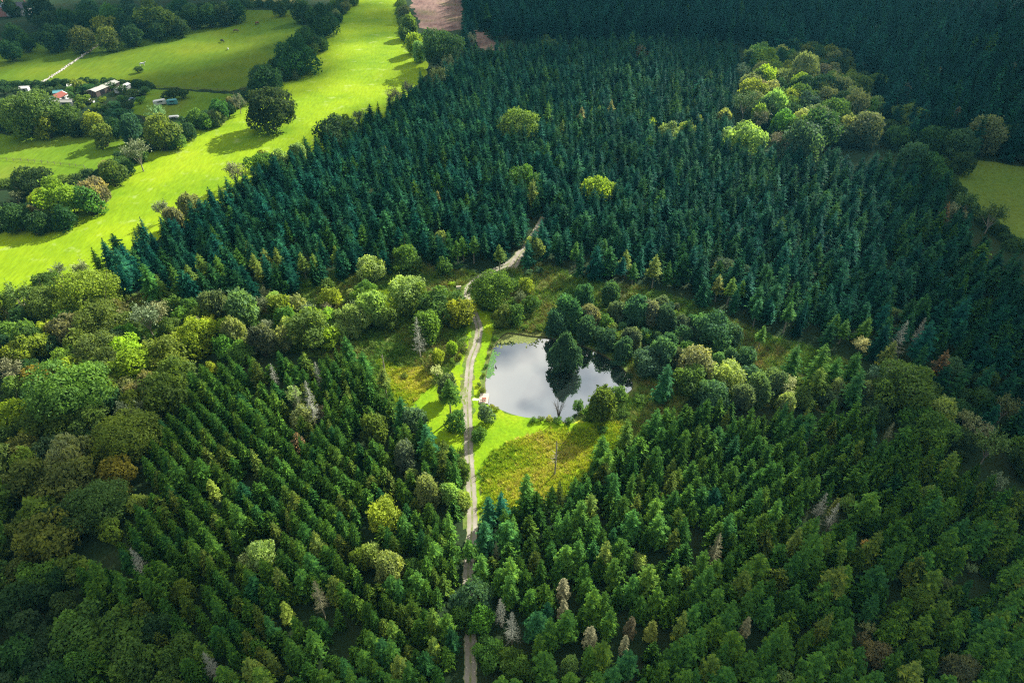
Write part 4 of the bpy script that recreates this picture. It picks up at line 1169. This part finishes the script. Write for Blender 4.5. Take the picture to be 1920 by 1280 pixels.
M_WOOD = plain('weathered_wood', (.46, .39, .31), .85, .2, 3)
M_REDW = plain('red_brown_wood', (.24, .085, .06), .8, .2, 3)
M_WHITE = plain('white_paint', (.60, .60, .57), .6, .1, .8)
M_CREAM = plain('cream_sheet_roof', (.36, .35, .31), .6, .18, .5)
M_RED = plain('red_roof', (.17, .042, .028), .7, .2, .7)
M_BLUE = plain('blue_grey_roof', (.075, .12, .19), .6, .2, .7)
M_SLATE = plain('slate_roof', (.07, .07, .095), .7, .25, .8)
M_BRICK = plain('pink_gable', (.42, .20, .18), .8, .15, 1)
M_DARK = plain('dark_opening', (.015, .016, .02), .5, .1, 1)
M_TEAL = plain('teal_paint', (.10, .30, .33), .5, .1, 1)
M_FENCE = plain('old_fence_wood', (.16, .13, .10), .9, .2, 3)
M_STONE = plain('pale_stone', (.42, .39, .34), .9, .3, .6)
M_BLACK = plain('black_hide', (.018, .016, .016), .7, .2, 2)
M_BROWNH = plain('brown_hide', (.10, .045, .025), .7, .2, 2)
M_GLASS = plain('dark_glass', (.03, .04, .05), .15, .1, 1, .6)
M_GREYM = plain('grey_metal', (.30, .31, .33), .5, .15, 1)

# jetty platform with a picnic table
p, _ = at(907.5, 747.5)
t = thing('jetty', (p.x, p.y, 0), math.radians(-3), 'pale timber platform at the left edge of the pond beside the track', 'jetty')
boards = [(0, -1.75 + .155 * i, .20, 2.35, .145, .05) for i in range(24)]
link('deck', bm_mesh('deck', boards, M_WOOD), t)
link('beam', bm_mesh('beam', [(-.9, 0, .10, .12, 3.6, .14), (.9, 0, .10, .12, 3.6, .14)], M_WOOD), t)
for sx in (-1, 1):
    for sy in (-1.6, 0, 1.6):
        link('post', bm_mesh('post', [(sx * 1.0, sy, -.3, .13, .13, .76)], M_WOOD), t)
p2, _ = at(907, 751)
t = thing('picnic_table', (p2.x + .1, p2.y - .1, .225), math.radians(4), 'red-brown wooden picnic table standing on the pond jetty', 'picnic table')
t.scale = (.78, .78, .85)
link('table_top', bm_mesh('table_top', [(0, -.32 + .16 * i, .74, 1.5, .145, .04) for i in range(5)], M_REDW), t)
for s in (-1, 1):
    link('bench', bm_mesh('bench', [(0, s * .72, .45, 1.5, .13, .04), (0, s * .87, .45, 1.5, .13, .04)], M_REDW), t)
    link('leg_frame', bm_mesh('leg_frame', [(s * .55, .3, .36, .09, .05, .84, .5, 0, 0), (s * .55, -.3, .36, .09, .05, .84, -.5, 0, 0), (s * .60, 0, .41, .05, 1.8, .07)], M_REDW), t)

p, _ = at(860.5, 547)
t = thing('noticeboard', (p.x, p.y, 0), math.radians(10), 'white noticeboard on two posts left of the track near the oak', 'noticeboard')
link('board', bm_mesh('board', [(0, 0, 1.5, 1.2, .06, 1.0)], M_WHITE), t)
for s in (-1, 1): link('post', bm_mesh('post', [(s * .66, .01, 1.0, .1, .1, 2.1)], M_WOOD), t)
link('roof', bm_mesh('roof', [(0, -.12, 2.10, 1.6, .3, .04, .35, 0, 0), (0, .12, 2.10, 1.6, .3, .04, -.35, 0, 0)], M_WOOD), t)

# a waterbird on the pond
bm = bmesh.new()
bmesh.ops.create_uvsphere(bm, u_segments=14, v_segments=8, radius=1, matrix=Matrix.Translation((0, 0, .09)) @ Matrix.Diagonal((.27, .14, .13, 1)))
bmesh.ops.create_uvsphere(bm, u_segments=10, v_segments=6, radius=.07, matrix=Matrix.Translation((.27, 0, .31)))
bmesh.ops.create_cone(bm, segments=8, radius1=.06, radius2=.045, depth=.22, matrix=Matrix.Translation((.24, 0, .2)))
bmesh.ops.create_cone(bm, segments=6, radius1=.03, radius2=.005, depth=.11, cap_ends=True, matrix=Matrix.Translation((.37, 0, .30)) @ Matrix.Rotation(math.pi / 2, 4, 'Y'))
bmesh.ops.create_cone(bm, segments=6, radius1=.06, radius2=.01, depth=.2, cap_ends=True, matrix=Matrix.Translation((-.3, 0, .14)) @ Matrix.Rotation(-1.3, 4, 'Y'))
me = bpy.data.meshes.new('waterbird'); bm.to_mesh(me); bm.free(); me.materials.append(M_BLACK)
p, _ = at(930, 689, -.35)
o = link('waterbird', me); o.location = (p.x, p.y, -.36); o.scale = (1.5, 1.5, 1.5); o.rotation_euler[2] = 1.9
tag(o, 'small dark waterbird swimming on the left of the pond', 'bird')

# gabled building helper
def gable(name, centre_px, L, W, wall_h, roof_h, rz, wall_mat, roof_mat, label, cat, group=None, doors=(), windows=(), chimney=0, two_roofs=None):
    p, _ = at(*centre_px)
    t = thing(name, (p.x, p.y, 0), rz, label, cat, group)
    V = [(-L / 2, -W / 2, 0), (L / 2, -W / 2, 0), (L / 2, W / 2, 0), (-L / 2, W / 2, 0), (-L / 2, -W / 2, wall_h), (L / 2, -W / 2, wall_h), (L / 2, W / 2, wall_h), (-L / 2, W / 2, wall_h), (-L / 2, 0, wall_h + roof_h), (L / 2, 0, wall_h + roof_h)]
    Fc = [(0, 1, 5, 4), (2, 3, 7, 6), (1, 2, 6, 9, 5), (3, 0, 4, 8, 7), (4, 5, 9, 8), (6, 7, 8, 9)]
    link('wall', make_mesh('wall', V, Fc, wall_mat), t)
    sl = math.hypot(W / 2, roof_h); an = math.atan2(roof_h, W / 2)
    secs = two_roofs or ((-L / 2 - .3, L / 2 + .3, roof_mat),)
    for x0, x1, rm in secs:
        b = []
        for s in (-1, 1):
            b.append(((x0 + x1) / 2, s * (W / 4 + .08), wall_h + roof_h / 2 + .06, x1 - x0, sl + .5, .10, -s * an, 0, 0))
        rf = link('roof', bm_mesh('roof', b, rm), t)
        if chimney and x1 > 0:
            for k in range(chimney):
                link('chimney', bm_mesh('chimney', [(L * (.42 - .84 * k), 0, wall_h + roof_h + .5, .7, .7, 1.4), (L * (.42 - .84 * k), 0, wall_h + roof_h + 1.25, .9, .9, .12)], M_BRICK), rf)
    for (x, s, w, h) in doors:
        link('door', bm_mesh('door', [(x, s * (W / 2 + .03), h / 2, w, .08, h)], M_DARK), t)
    for (x, s, z, w, h) in windows:
        f = link('window', bm_mesh('window', [(x, s * (W / 2 + .02), z + h / 2, w, .08, .09), (x, s * (W / 2 + .02), z - h / 2, w, .08, .09), (x - w / 2, s * (W / 2 + .02), z, .08, .08, h), (x + w / 2, s * (W / 2 + .02), z, .08, .08, h), (x, s * (W / 2 + .02), z, .05, .07, h)], M_WHITE), t)
        link('pane', bm_mesh('pane', [(x, s * (W / 2 + .015), z, w, .04, h)], M_GLASS), f)
    return t
gable('farm_building', (104, 193), 16, 5.4, 2.4, 1.2, math.radians(83), M_WHITE, M_RED, 'white-walled farm building, half red roof and half blue roof', 'farm building', None, [(3, -1, 2.0, 2.0)], [(-4, -1, 1.4, 1, .8)], 0, ((-7.3, -.4, M_BLUE), (-.4, 7.3, M_RED)))
gable('outbuilding', (122, 199), 9.5, 3.2, 2.5, .8, math.radians(3), M_WHITE, M_CREAM, 'low white outbuilding with pale roof in front of the red-roofed building', 'outbuilding', 'sheds in the farmyard', [(1.5, -1, 3.6, 2.0)], [(-3, -1, 1.4, .9, .8)])
gable('long_shed', (197, 172), 17, 5.4, 2.8, .7, math.radians(73), plain('brown_cladding', (.10, .075, .06), .85), M_CREAM, 'long shed with wide cream sheet roof in the farmyard', 'shed', 'sheds in the farmyard', [(-4, -1, 3, 2.6), (3, -1, 3, 2.6)])
gable('narrow_shed', (231, 170), 9.5, 2.6, 2.2, .5, math.radians(75), M_WHITE, M_WHITE, 'narrow white shed standing right of the long cream shed', 'shed', 'sheds in the farmyard', [(-3, -1, 1.2, 2)], [(2, -1, 1.6, 1.2, .6)])
gable('small_shed', (48, 171), 4, 3, 1.9, .6, .2, M_WHITE, M_WHITE, 'tiny white shed alone at the left of the farmyard', 'shed', 'sheds in the farmyard', [(0, -1, 1, 1.7)])
gable('small_shed', (138, 167), 4.5, 3, 2, .7, .4, M_BLUE, M_WHITE, 'blue-grey shed with white roof behind the farm building', 'shed', 'sheds in the farmyard', [(0, -1, 1, 1.7)])
gable('small_shed', (112, 181), 4, 3, 2.4, .7, .3, M_WHITE, M_TEAL, 'small teal-roofed shed just behind the red roof', 'shed', 'sheds in the farmyard', [(0, -1, 1, 1.7)])
gable('farmhouse', (38, 28), 15, 7.5, 5, 3.2, math.radians(14), M_WHITE, M_SLATE, 'white farmhouse with dark slate roof half hidden by far trees', 'house', None, [(0, -1, 1.1, 2.1)], [(-5, -1, 1.6, 1.2, 1.2), (4, -1, 1.6, 1.2, 1.2), (-5, -1, 4, 1.2, 1.1), (0, -1, 4, 1.2, 1.1), (4, -1, 4, 1.2, 1.1)], 2)
gable('farmhouse_wing', (10, 29), 9, 6, 4.4, 3.4, math.radians(100), M_BRICK, M_BLUE, 'pink-gabled wing left of the white farmhouse', 'house', None, [], [(-2, 1, 1.6, 1.1, 1.2), (2, 1, 1.6, 1.1, 1.2)], 1)

# vans, caravans, horsebox, trailers
def wheel_mesh(rad=.36, w=.22):
    bm = bmesh.new()
    bmesh.ops.create_cone(bm, segments=16, radius1=rad, radius2=rad, depth=w, cap_ends=True, matrix=Matrix.Rotation(math.pi / 2, 4, 'X'))
    me = bpy.data.meshes.new('wheel'); bm.to_mesh(me); bm.free(); me.materials.append(M_BLACK); return me
WH = wheel_mesh()
def vehicle(name, px, py, rz, L, W, Hh, mat, roofm, label, cat, shape='box', group=None):
    p, _ = at(px, py)
    t = thing(name, (p.x, p.y, 0), rz, label, cat, group)
    if shape == 'box':
        prof = [(-L / 2, .45), (L / 2 - .1, .45), (L / 2, .9), (L / 2 - .15, Hh - .25), (L / 2 - .6, Hh), (-L / 2 + .5, Hh), (-L / 2, Hh - .4)]
    elif shape == 'van':
        prof = [(-L / 2, .4), (L / 2, .4), (L / 2, 1.1), (L / 2 - .8, 1.25), (L / 2 - 1.5, Hh), (-L / 2 + .1, Hh), (-L / 2, Hh - .2)]
    else:
        prof = [(-L / 2, .35), (L / 2, .35), (L / 2, .8), (L / 2 - 1.1, .92), (L / 2 - 1.7, Hh), (-L / 2 + .9, Hh), (-L / 2 + .1, .95)]
    V = [(x, -W / 2, z) for x, z in prof] + [(x, W / 2, z) for x, z in prof]
    k = len(prof)
    Fc = [tuple(range(k)), tuple(range(2 * k - 1, k - 1, -1))] + [(i, k + i, k + (i + 1) % k, (i + 1) % k) for i in range(k)]
    link('body', make_mesh('body', V, Fc, mat), t)
    for s in (-1, 1):
        link('window', bm_mesh('window', [(0 if shape != 'van' else L / 2 - 1.6, s * (W / 2 + .01), Hh * .72, L * .4 if shape != 'van' else .9, .03, Hh * .22)], M_GLASS), t)
    for x in ((-L * .3, L * .3) if shape != 'box' else (-.5, .5)):
        for s in (-1, 1):
            w_ = link('wheel', WH, t); w_.location = (x, s * (W / 2 - .1), .36)
    if shape == 'box':
        link('drawbar', bm_mesh('drawbar', [(L / 2 + .5, .18, .45, 1.1, .06, .06, 0, 0, -.35), (L / 2 + .5, -.18, .45, 1.1, .06, .06, 0, 0, .35)], M_GREYM), t)
vehicle('van', 168, 194, .1, 5, 2, 2.3, M_WHITE, None, 'white van parked in the middle of the farmyard', 'van', 'van')
vehicle('caravan', 301, 197, .6, 6, 2.2, 2.6, M_WHITE, None, 'white caravan parked in the small paddock right of the farm', 'caravan')
vehicle('horsebox', 324, 196, .3, 5, 2.2, 2.5, M_TEAL, None, 'teal and white horsebox in the paddock right of the caravan', 'trailer')
vehicle('car', 249, 189, .7, 4.3, 1.8, 1.5, M_BLUE, None, 'blue-grey car parked by the farmyard hedge', 'car', 'car')
vehicle('trailer', 241, 196, .7, 4, 2, 1.9, M_GREYM, None, 'grey box trailer parked in front of the blue-grey car', 'trailer')
vehicle('caravan', 262, 179, .8, 4.2, 2.0, 2.2, M_WHITE, None, 'small white caravan at the right corner of the farmyard', 'caravan')
vehicle('trailer', 326, 222, .2, 5, 2, 1.2, M_WHITE, None, 'flat white trailer by the hedge near the bright field', 'trailer')

# stone line across the pasture
r = np.random.default_rng(77)
line = np.array(smooth(G([(78, 156), (105, 139), (130, 122), (160, 102), (185, 85), (215, 70), (245, 61)]), 14))
bm = bmesh.new()
for a, b in zip(line[:-1], line[1:]):
    for q in range(7):
        if r.random() < .12: continue
        c = a + (b - a) * r.random() + r.normal(0, .5, 2); s = r.uniform(.18, .5)
        bmesh.ops.create_icosphere(bm, subdivisions=1, radius=1, matrix=Matrix.Translation((c[0], c[1], s * .45)) @ Matrix.Rotation(r.uniform(0, 6), 4, 'Z') @ Matrix.Diagonal((s * 1.3, s, s * .8, 1)))
me = bpy.data.meshes.new('stone_wall'); bm.to_mesh(me); bm.free(); me.materials.append(M_STONE)
tag(link('stone_wall', me), 'tumbled pale stone wall running diagonally across the far pasture', 'wall')

def fence(line_px, label):
    line = np.array(smooth(G(line_px), 10))
    o = line.mean(0)
    t = thing('fence', (o[0], o[1], 0), 0, label, 'fence', 'field fences')
    acc = 0; last = None; posts = []
    for p in line:
        if last is None or np.linalg.norm(p - last) > 3.0:
            posts.append(p - o); last = p
    pm = bm_mesh('fence_post', [(0, 0, .65, .14, .14, 1.3)], M_FENCE)
    for q in posts:
        f_ = link('post', pm, t); f_.location = (q[0], q[1], 0)
    for z in (.55, 1.05):
        paths = [([(a[0], a[1], z) for a in posts], [.05] * len(posts))]
        v, f = tube(paths, 4); link('rail', make_mesh('rail', v, f, M_FENCE), t)
fence([(285, 164), (340, 167), (400, 170), (432, 172)], 'weathered post and rail fence between the big pasture and paddock')
fence([(0, 300), (60, 304), (120, 310), (170, 316)], 'dark fence crossing the lower field at the left edge')

# grazing animals in the far pasture: body and legs as one skinned surface
def quadruped(name, mat, seed, graze=True, wool=False):
    r = np.random.default_rng(seed)
    V = [(0, 0, .95), (.45, 0, .98), (.85, 0, 1.0), (1.15, 0, .95 if graze else 1.25), (1.45, 0, .45 if graze else 1.5), (1.62, 0, .22 if graze else 1.42), (-.45, 0, .98), (-.75, 0, .98), (-.92, 0, .7)]
    R_ = [.34, .34, .32, .19, .15, .09, .33, .26, .05]
    E = [(0, 1), (1, 2), (2, 3), (3, 4), (4, 5), (0, 6), (6, 7), (7, 8)]
    for x, hook in ((.72, 2), (-.68, 7)):
        for s in (-1, 1):
            b = len(V)
            back = x < 0
            V += [(x, s * .2, .68), (x + (-.1 if back else .03), s * .2, .38), (x + (.0 if back else 0), s * .2, .04)]
            R_ += [.15, .075, .06]
            E += [(hook, b), (b, b + 1), (b + 1, b + 2)]
    me = bpy.data.meshes.new(name)
    me.from_pydata(V, E, [])
    o = bpy.data.objects.new(name, me); COL.objects.link(o)
    md = o.modifiers.new('skin', 'SKIN')
    for i, q in enumerate(R_):
        sv = me.skin_vertices[0].data[i]; k = 1.15 if wool else 1
        sv.radius = (q * k, q * k); sv.use_root = (i == 0)
    o.modifiers.new('sub', 'SUBSURF').levels = 1
    o.modifiers['sub'].render_levels = 2
    me.materials.append(mat)
    return o
for i, (px, py, mat, nm, sc, rz, lab) in enumerate(((442, 61, M_BROWNH, 'cow', 1.5, .3, 'brown cow grazing near the top of the far pasture'), (418, 80, M_BLACK, 'cow', 1.5, 2.5, 'black cow in the shaded middle of the far pasture'),
                                (482, 47, M_BROWNH, 'cow', 1.6, 1.2, 'dark brown cow nearest the upper corner of the far pasture'), (267, 124, M_WHITE, 'horse', 1.5, .2, 'white horse beside a dark bush in the pasture'), (428, 94, M_WHITE, 'sheep', .9, 1.9, 'white sheep alone in the shaded pasture'))):
    p, _ = at(px, py)
    o = quadruped(nm, mat, i, nm != 'horse', nm == 'sheep'); o.location = (p.x, p.y, 0); o.scale = (sc,) * 3; o.rotation_euler[2] = rz
    tag(o, lab, nm)

# ------------------------------------------------------------------ light, sky and clouds
AZ, EL = math.radians(40), math.radians(32)
to_sun = Vector((math.sin(AZ) * math.cos(EL), math.cos(AZ) * math.cos(EL), math.sin(EL)))
sun = bpy.data.lights.new('sun', 'SUN'); sun.energy = 5.0; sun.angle = math.radians(.55); sun.color = (1, .95, .84)
so = bpy.data.objects.new('sun', sun); COL.objects.link(so)
so.rotation_euler = (-to_sun).to_track_quat('-Z', 'Y').to_euler()
so.location = (200, 300, 400)

w = bpy.data.worlds.new('World'); S.world = w; w.use_nodes = True
nt = w.node_tree; nt.nodes.clear()
sky = nt.nodes.new('ShaderNodeTexSky'); sky.sky_type = 'NISHITA'; sky.sun_disc = False
sky.sun_elevation = EL; sky.sun_rotation = AZ; sky.altitude = 100; sky.air_density = 1.2; sky.dust_density = .6; sky.ozone_density = 2.0
tc = nt.nodes.new('ShaderNodeTexCoord')
mp = nt.nodes.new('ShaderNodeMapping'); mp.inputs['Location'].default_value = (5.3, .6, 1.1); mp.inputs['Scale'].default_value = (1, 1, 1.6)
nt.links.new(tc.outputs['Generated'], mp.inputs[0])
cn = noise(nt, mp.outputs[0], 6.5, 6, .45)
sx = nt.nodes.new('ShaderNodeSeparateXYZ'); nt.links.new(tc.outputs['Generated'], sx.inputs[0])
cn = math_n(nt, 'ADD', cn, math_n(nt, 'MULTIPLY_ADD', sx.outputs['Z'], 1.1, -.70))      # the clouds thicken overhead
cf = map_range(nt, cn, .41, .60)
cn2 = noise(nt, mp.outputs[0], 6.0, 4, .5)
cc = ramp(nt, cn2, [(.3, (12.0, 12.7, 13.0)), (.7, (20.0, 19.2, 17.0))])
skyc = mixrgb(nt, sky.outputs[0], cc, cf)
bg = nt.nodes.new('ShaderNodeBackground'); bg.inputs[1].default_value = .031
nt.links.new(skyc, bg.inputs[0])
ow = nt.nodes.new('ShaderNodeOutputWorld'); nt.links.new(bg.outputs[0], ow.inputs[0])

# unseen clouds added toward the sun: field shadows, plus darkening at edges and corners
m, nt = new_mat('shade_cloud_vapour')
d_ = nt.nodes.new('ShaderNodeBsdfDiffuse'); d_.inputs[0].default_value = (.9, .9, .9, 1)
tr = nt.nodes.new('ShaderNodeBsdfTransparent')
mx = nt.nodes.new('ShaderNodeMixShader')
pos = world_pos(nt)
mx.inputs[0].default_value = .3
nt.links.new(map_range(nt, noise(nt, pos, .02, 5, .6), .35, .65, .12, .42), mx.inputs[0])
nt.links.new(tr.outputs[0], mx.inputs[1]); nt.links.new(d_.outputs[0], mx.inputs[2])
finish(nt, mx.outputs[0])
M_CLOUD = m
CLOUD_Z = 900.0
def shade_cloud(blobs, seed, lobes=4):
    """blobs: ground points (photo px, radius m) whose sunlight the cloud takes"""
    r = np.random.default_rng(seed)
    bm = bmesh.new()
    k = CLOUD_Z / math.tan(EL)
    pts = []
    for px, py, rad in blobs:
        g_, _ = at(px, py, 10)
        c = Vector((g_.x + math.sin(AZ) * k, g_.y + math.cos(AZ) * k, CLOUD_Z))
        for q in range(lobes):
            o = Vector((r.normal(0, rad * .35), r.normal(0, rad * .35), r.uniform(-.1, .35) * rad))
            s = rad * r.uniform(.45, .8)
            res = bmesh.ops.create_icosphere(bm, subdivisions=3, radius=1)
            for v in res['verts']:
                n_ = v.co.normalized()
                b_ = 1 + .13 * math.sin(n_.x * 5 + q + px) * math.sin(n_.y * 6 + py) + .07 * math.sin(n_.x * 13 + n_.z * 11)
                v.co = Vector((n_.x * s * b_, n_.y * s * b_, n_.z * s * .5 * b_)) + c + o
    me = bpy.data.meshes.new('shade_cloud'); bm.to_mesh(me); bm.free(); me.materials.append(M_CLOUD)
    me.polygons.foreach_set('use_smooth', np.ones(len(me.polygons), bool))
    tag(link('shade_cloud', me), kind='structure')
shade_cloud([(1000, 20, 90), (1150, 25, 90), (1300, 20, 110), (1450, 30, 110), (1600, 40, 110), (1750, 60, 110), (1850, 150, 90), (1780, 230, 60), (1650, 190, 40), (1900, 290, 60), (2000, 100, 120)], 1, 3)
shade_cloud([(1900, 560, 34), (1960, 480, 45), (1900, 700, 30), (1960, 620, 40), (1930, 860, 30), (1850, 780, 20)], 2)  # added out of view to darken the right edge
shade_cloud([(1900, 1050, 26), (1800, 1150, 24), (1650, 1240, 22), (1930, 1200, 30), (1800, 1290, 24), (1500, 1300, 18), (1250, 1330, 14), (1050, 1345, 12), (1920, 940, 22), (1700, 1180, 16), (1860, 1240, 18)], 3, 8)  # added for its shade alone: darkens the lower right corner and bottom edge
shade_cloud([(20, 1080, 26), (110, 1200, 24), (250, 1270, 20), (0, 950, 22), (60, 1300, 24), (420, 1310, 16), (620, 1335, 13), (800, 1345, 10), (180, 1200, 14)], 4, 6)  # added likewise to darken the lower left corner and bottom edge
shade_cloud([(430, 110, 38), (500, 100, 40), (360, 140, 34), (300, 120, 26), (540, 60, 30), (240, 190, 20)], 5, 7)
shade_cloud([(60, 30, 80), (200, 15, 80), (350, 0, 70), (480, -10, 50), (620, 0, 50), (700, 5, 40)], 6, 6)
shade_cloud([(1850, 340, 34), (1910, 390, 34), (1820, 310, 28)], 8, 6)  # added to dim the right field further
shade_cloud([(720, 170, 22), (680, 210, 20), (640, 230, 14)], 7)

# ------------------------------------------------------------------ the air over the valley
m, nt = new_mat('haze_air')
pv = nt.nodes.new('ShaderNodeVolumePrincipled')
pv.inputs['Color'].default_value = (.18, .72, 1, 1)
pv.inputs['Density'].default_value = HAZE
pv.inputs['Anisotropy'].default_value = .2
o_ = nt.nodes.new('ShaderNodeOutputMaterial'); nt.links.new(pv.outputs[0], o_.inputs['Volume'])
if HAZE > 0:
    hz = link('haze', bm_mesh('haze', [(0, 1500, 69.5, 8000, 8000, 143)], m))
    tag(hz, kind='stuff')

# ------------------------------------------------------------------ camera, colour
cam = bpy.data.cameras.new('camera'); cam.lens = 24.0; cam.sensor_width = 36.0; cam.clip_start = .5; cam.clip_end = 20000
co = bpy.data.objects.new('camera', cam); COL.objects.link(co)
co.location = (0, 0, CAM_H); co.rotation_euler = (math.pi / 2 - PITCH, 0, 0)
S.camera = co
S.view_settings.view_transform = 'Standard'
S.view_settings.look = 'None'
S.view_settings.exposure = 1.52
S.view_settings.gamma = 1.0
S.cycles.use_denoising = DENOISE
S.cycles.use_adaptive_sampling = False
S.cycles.pixel_filter_type = 'BLACKMAN_HARRIS'
S.cycles.filter_width = 1.2
S.cycles.max_bounces = 6
S.cycles.diffuse_bounces = 2
S.cycles.glossy_bounces = 2
S.cycles.transmission_bounces = 3
S.cycles.transparent_max_bounces = 24
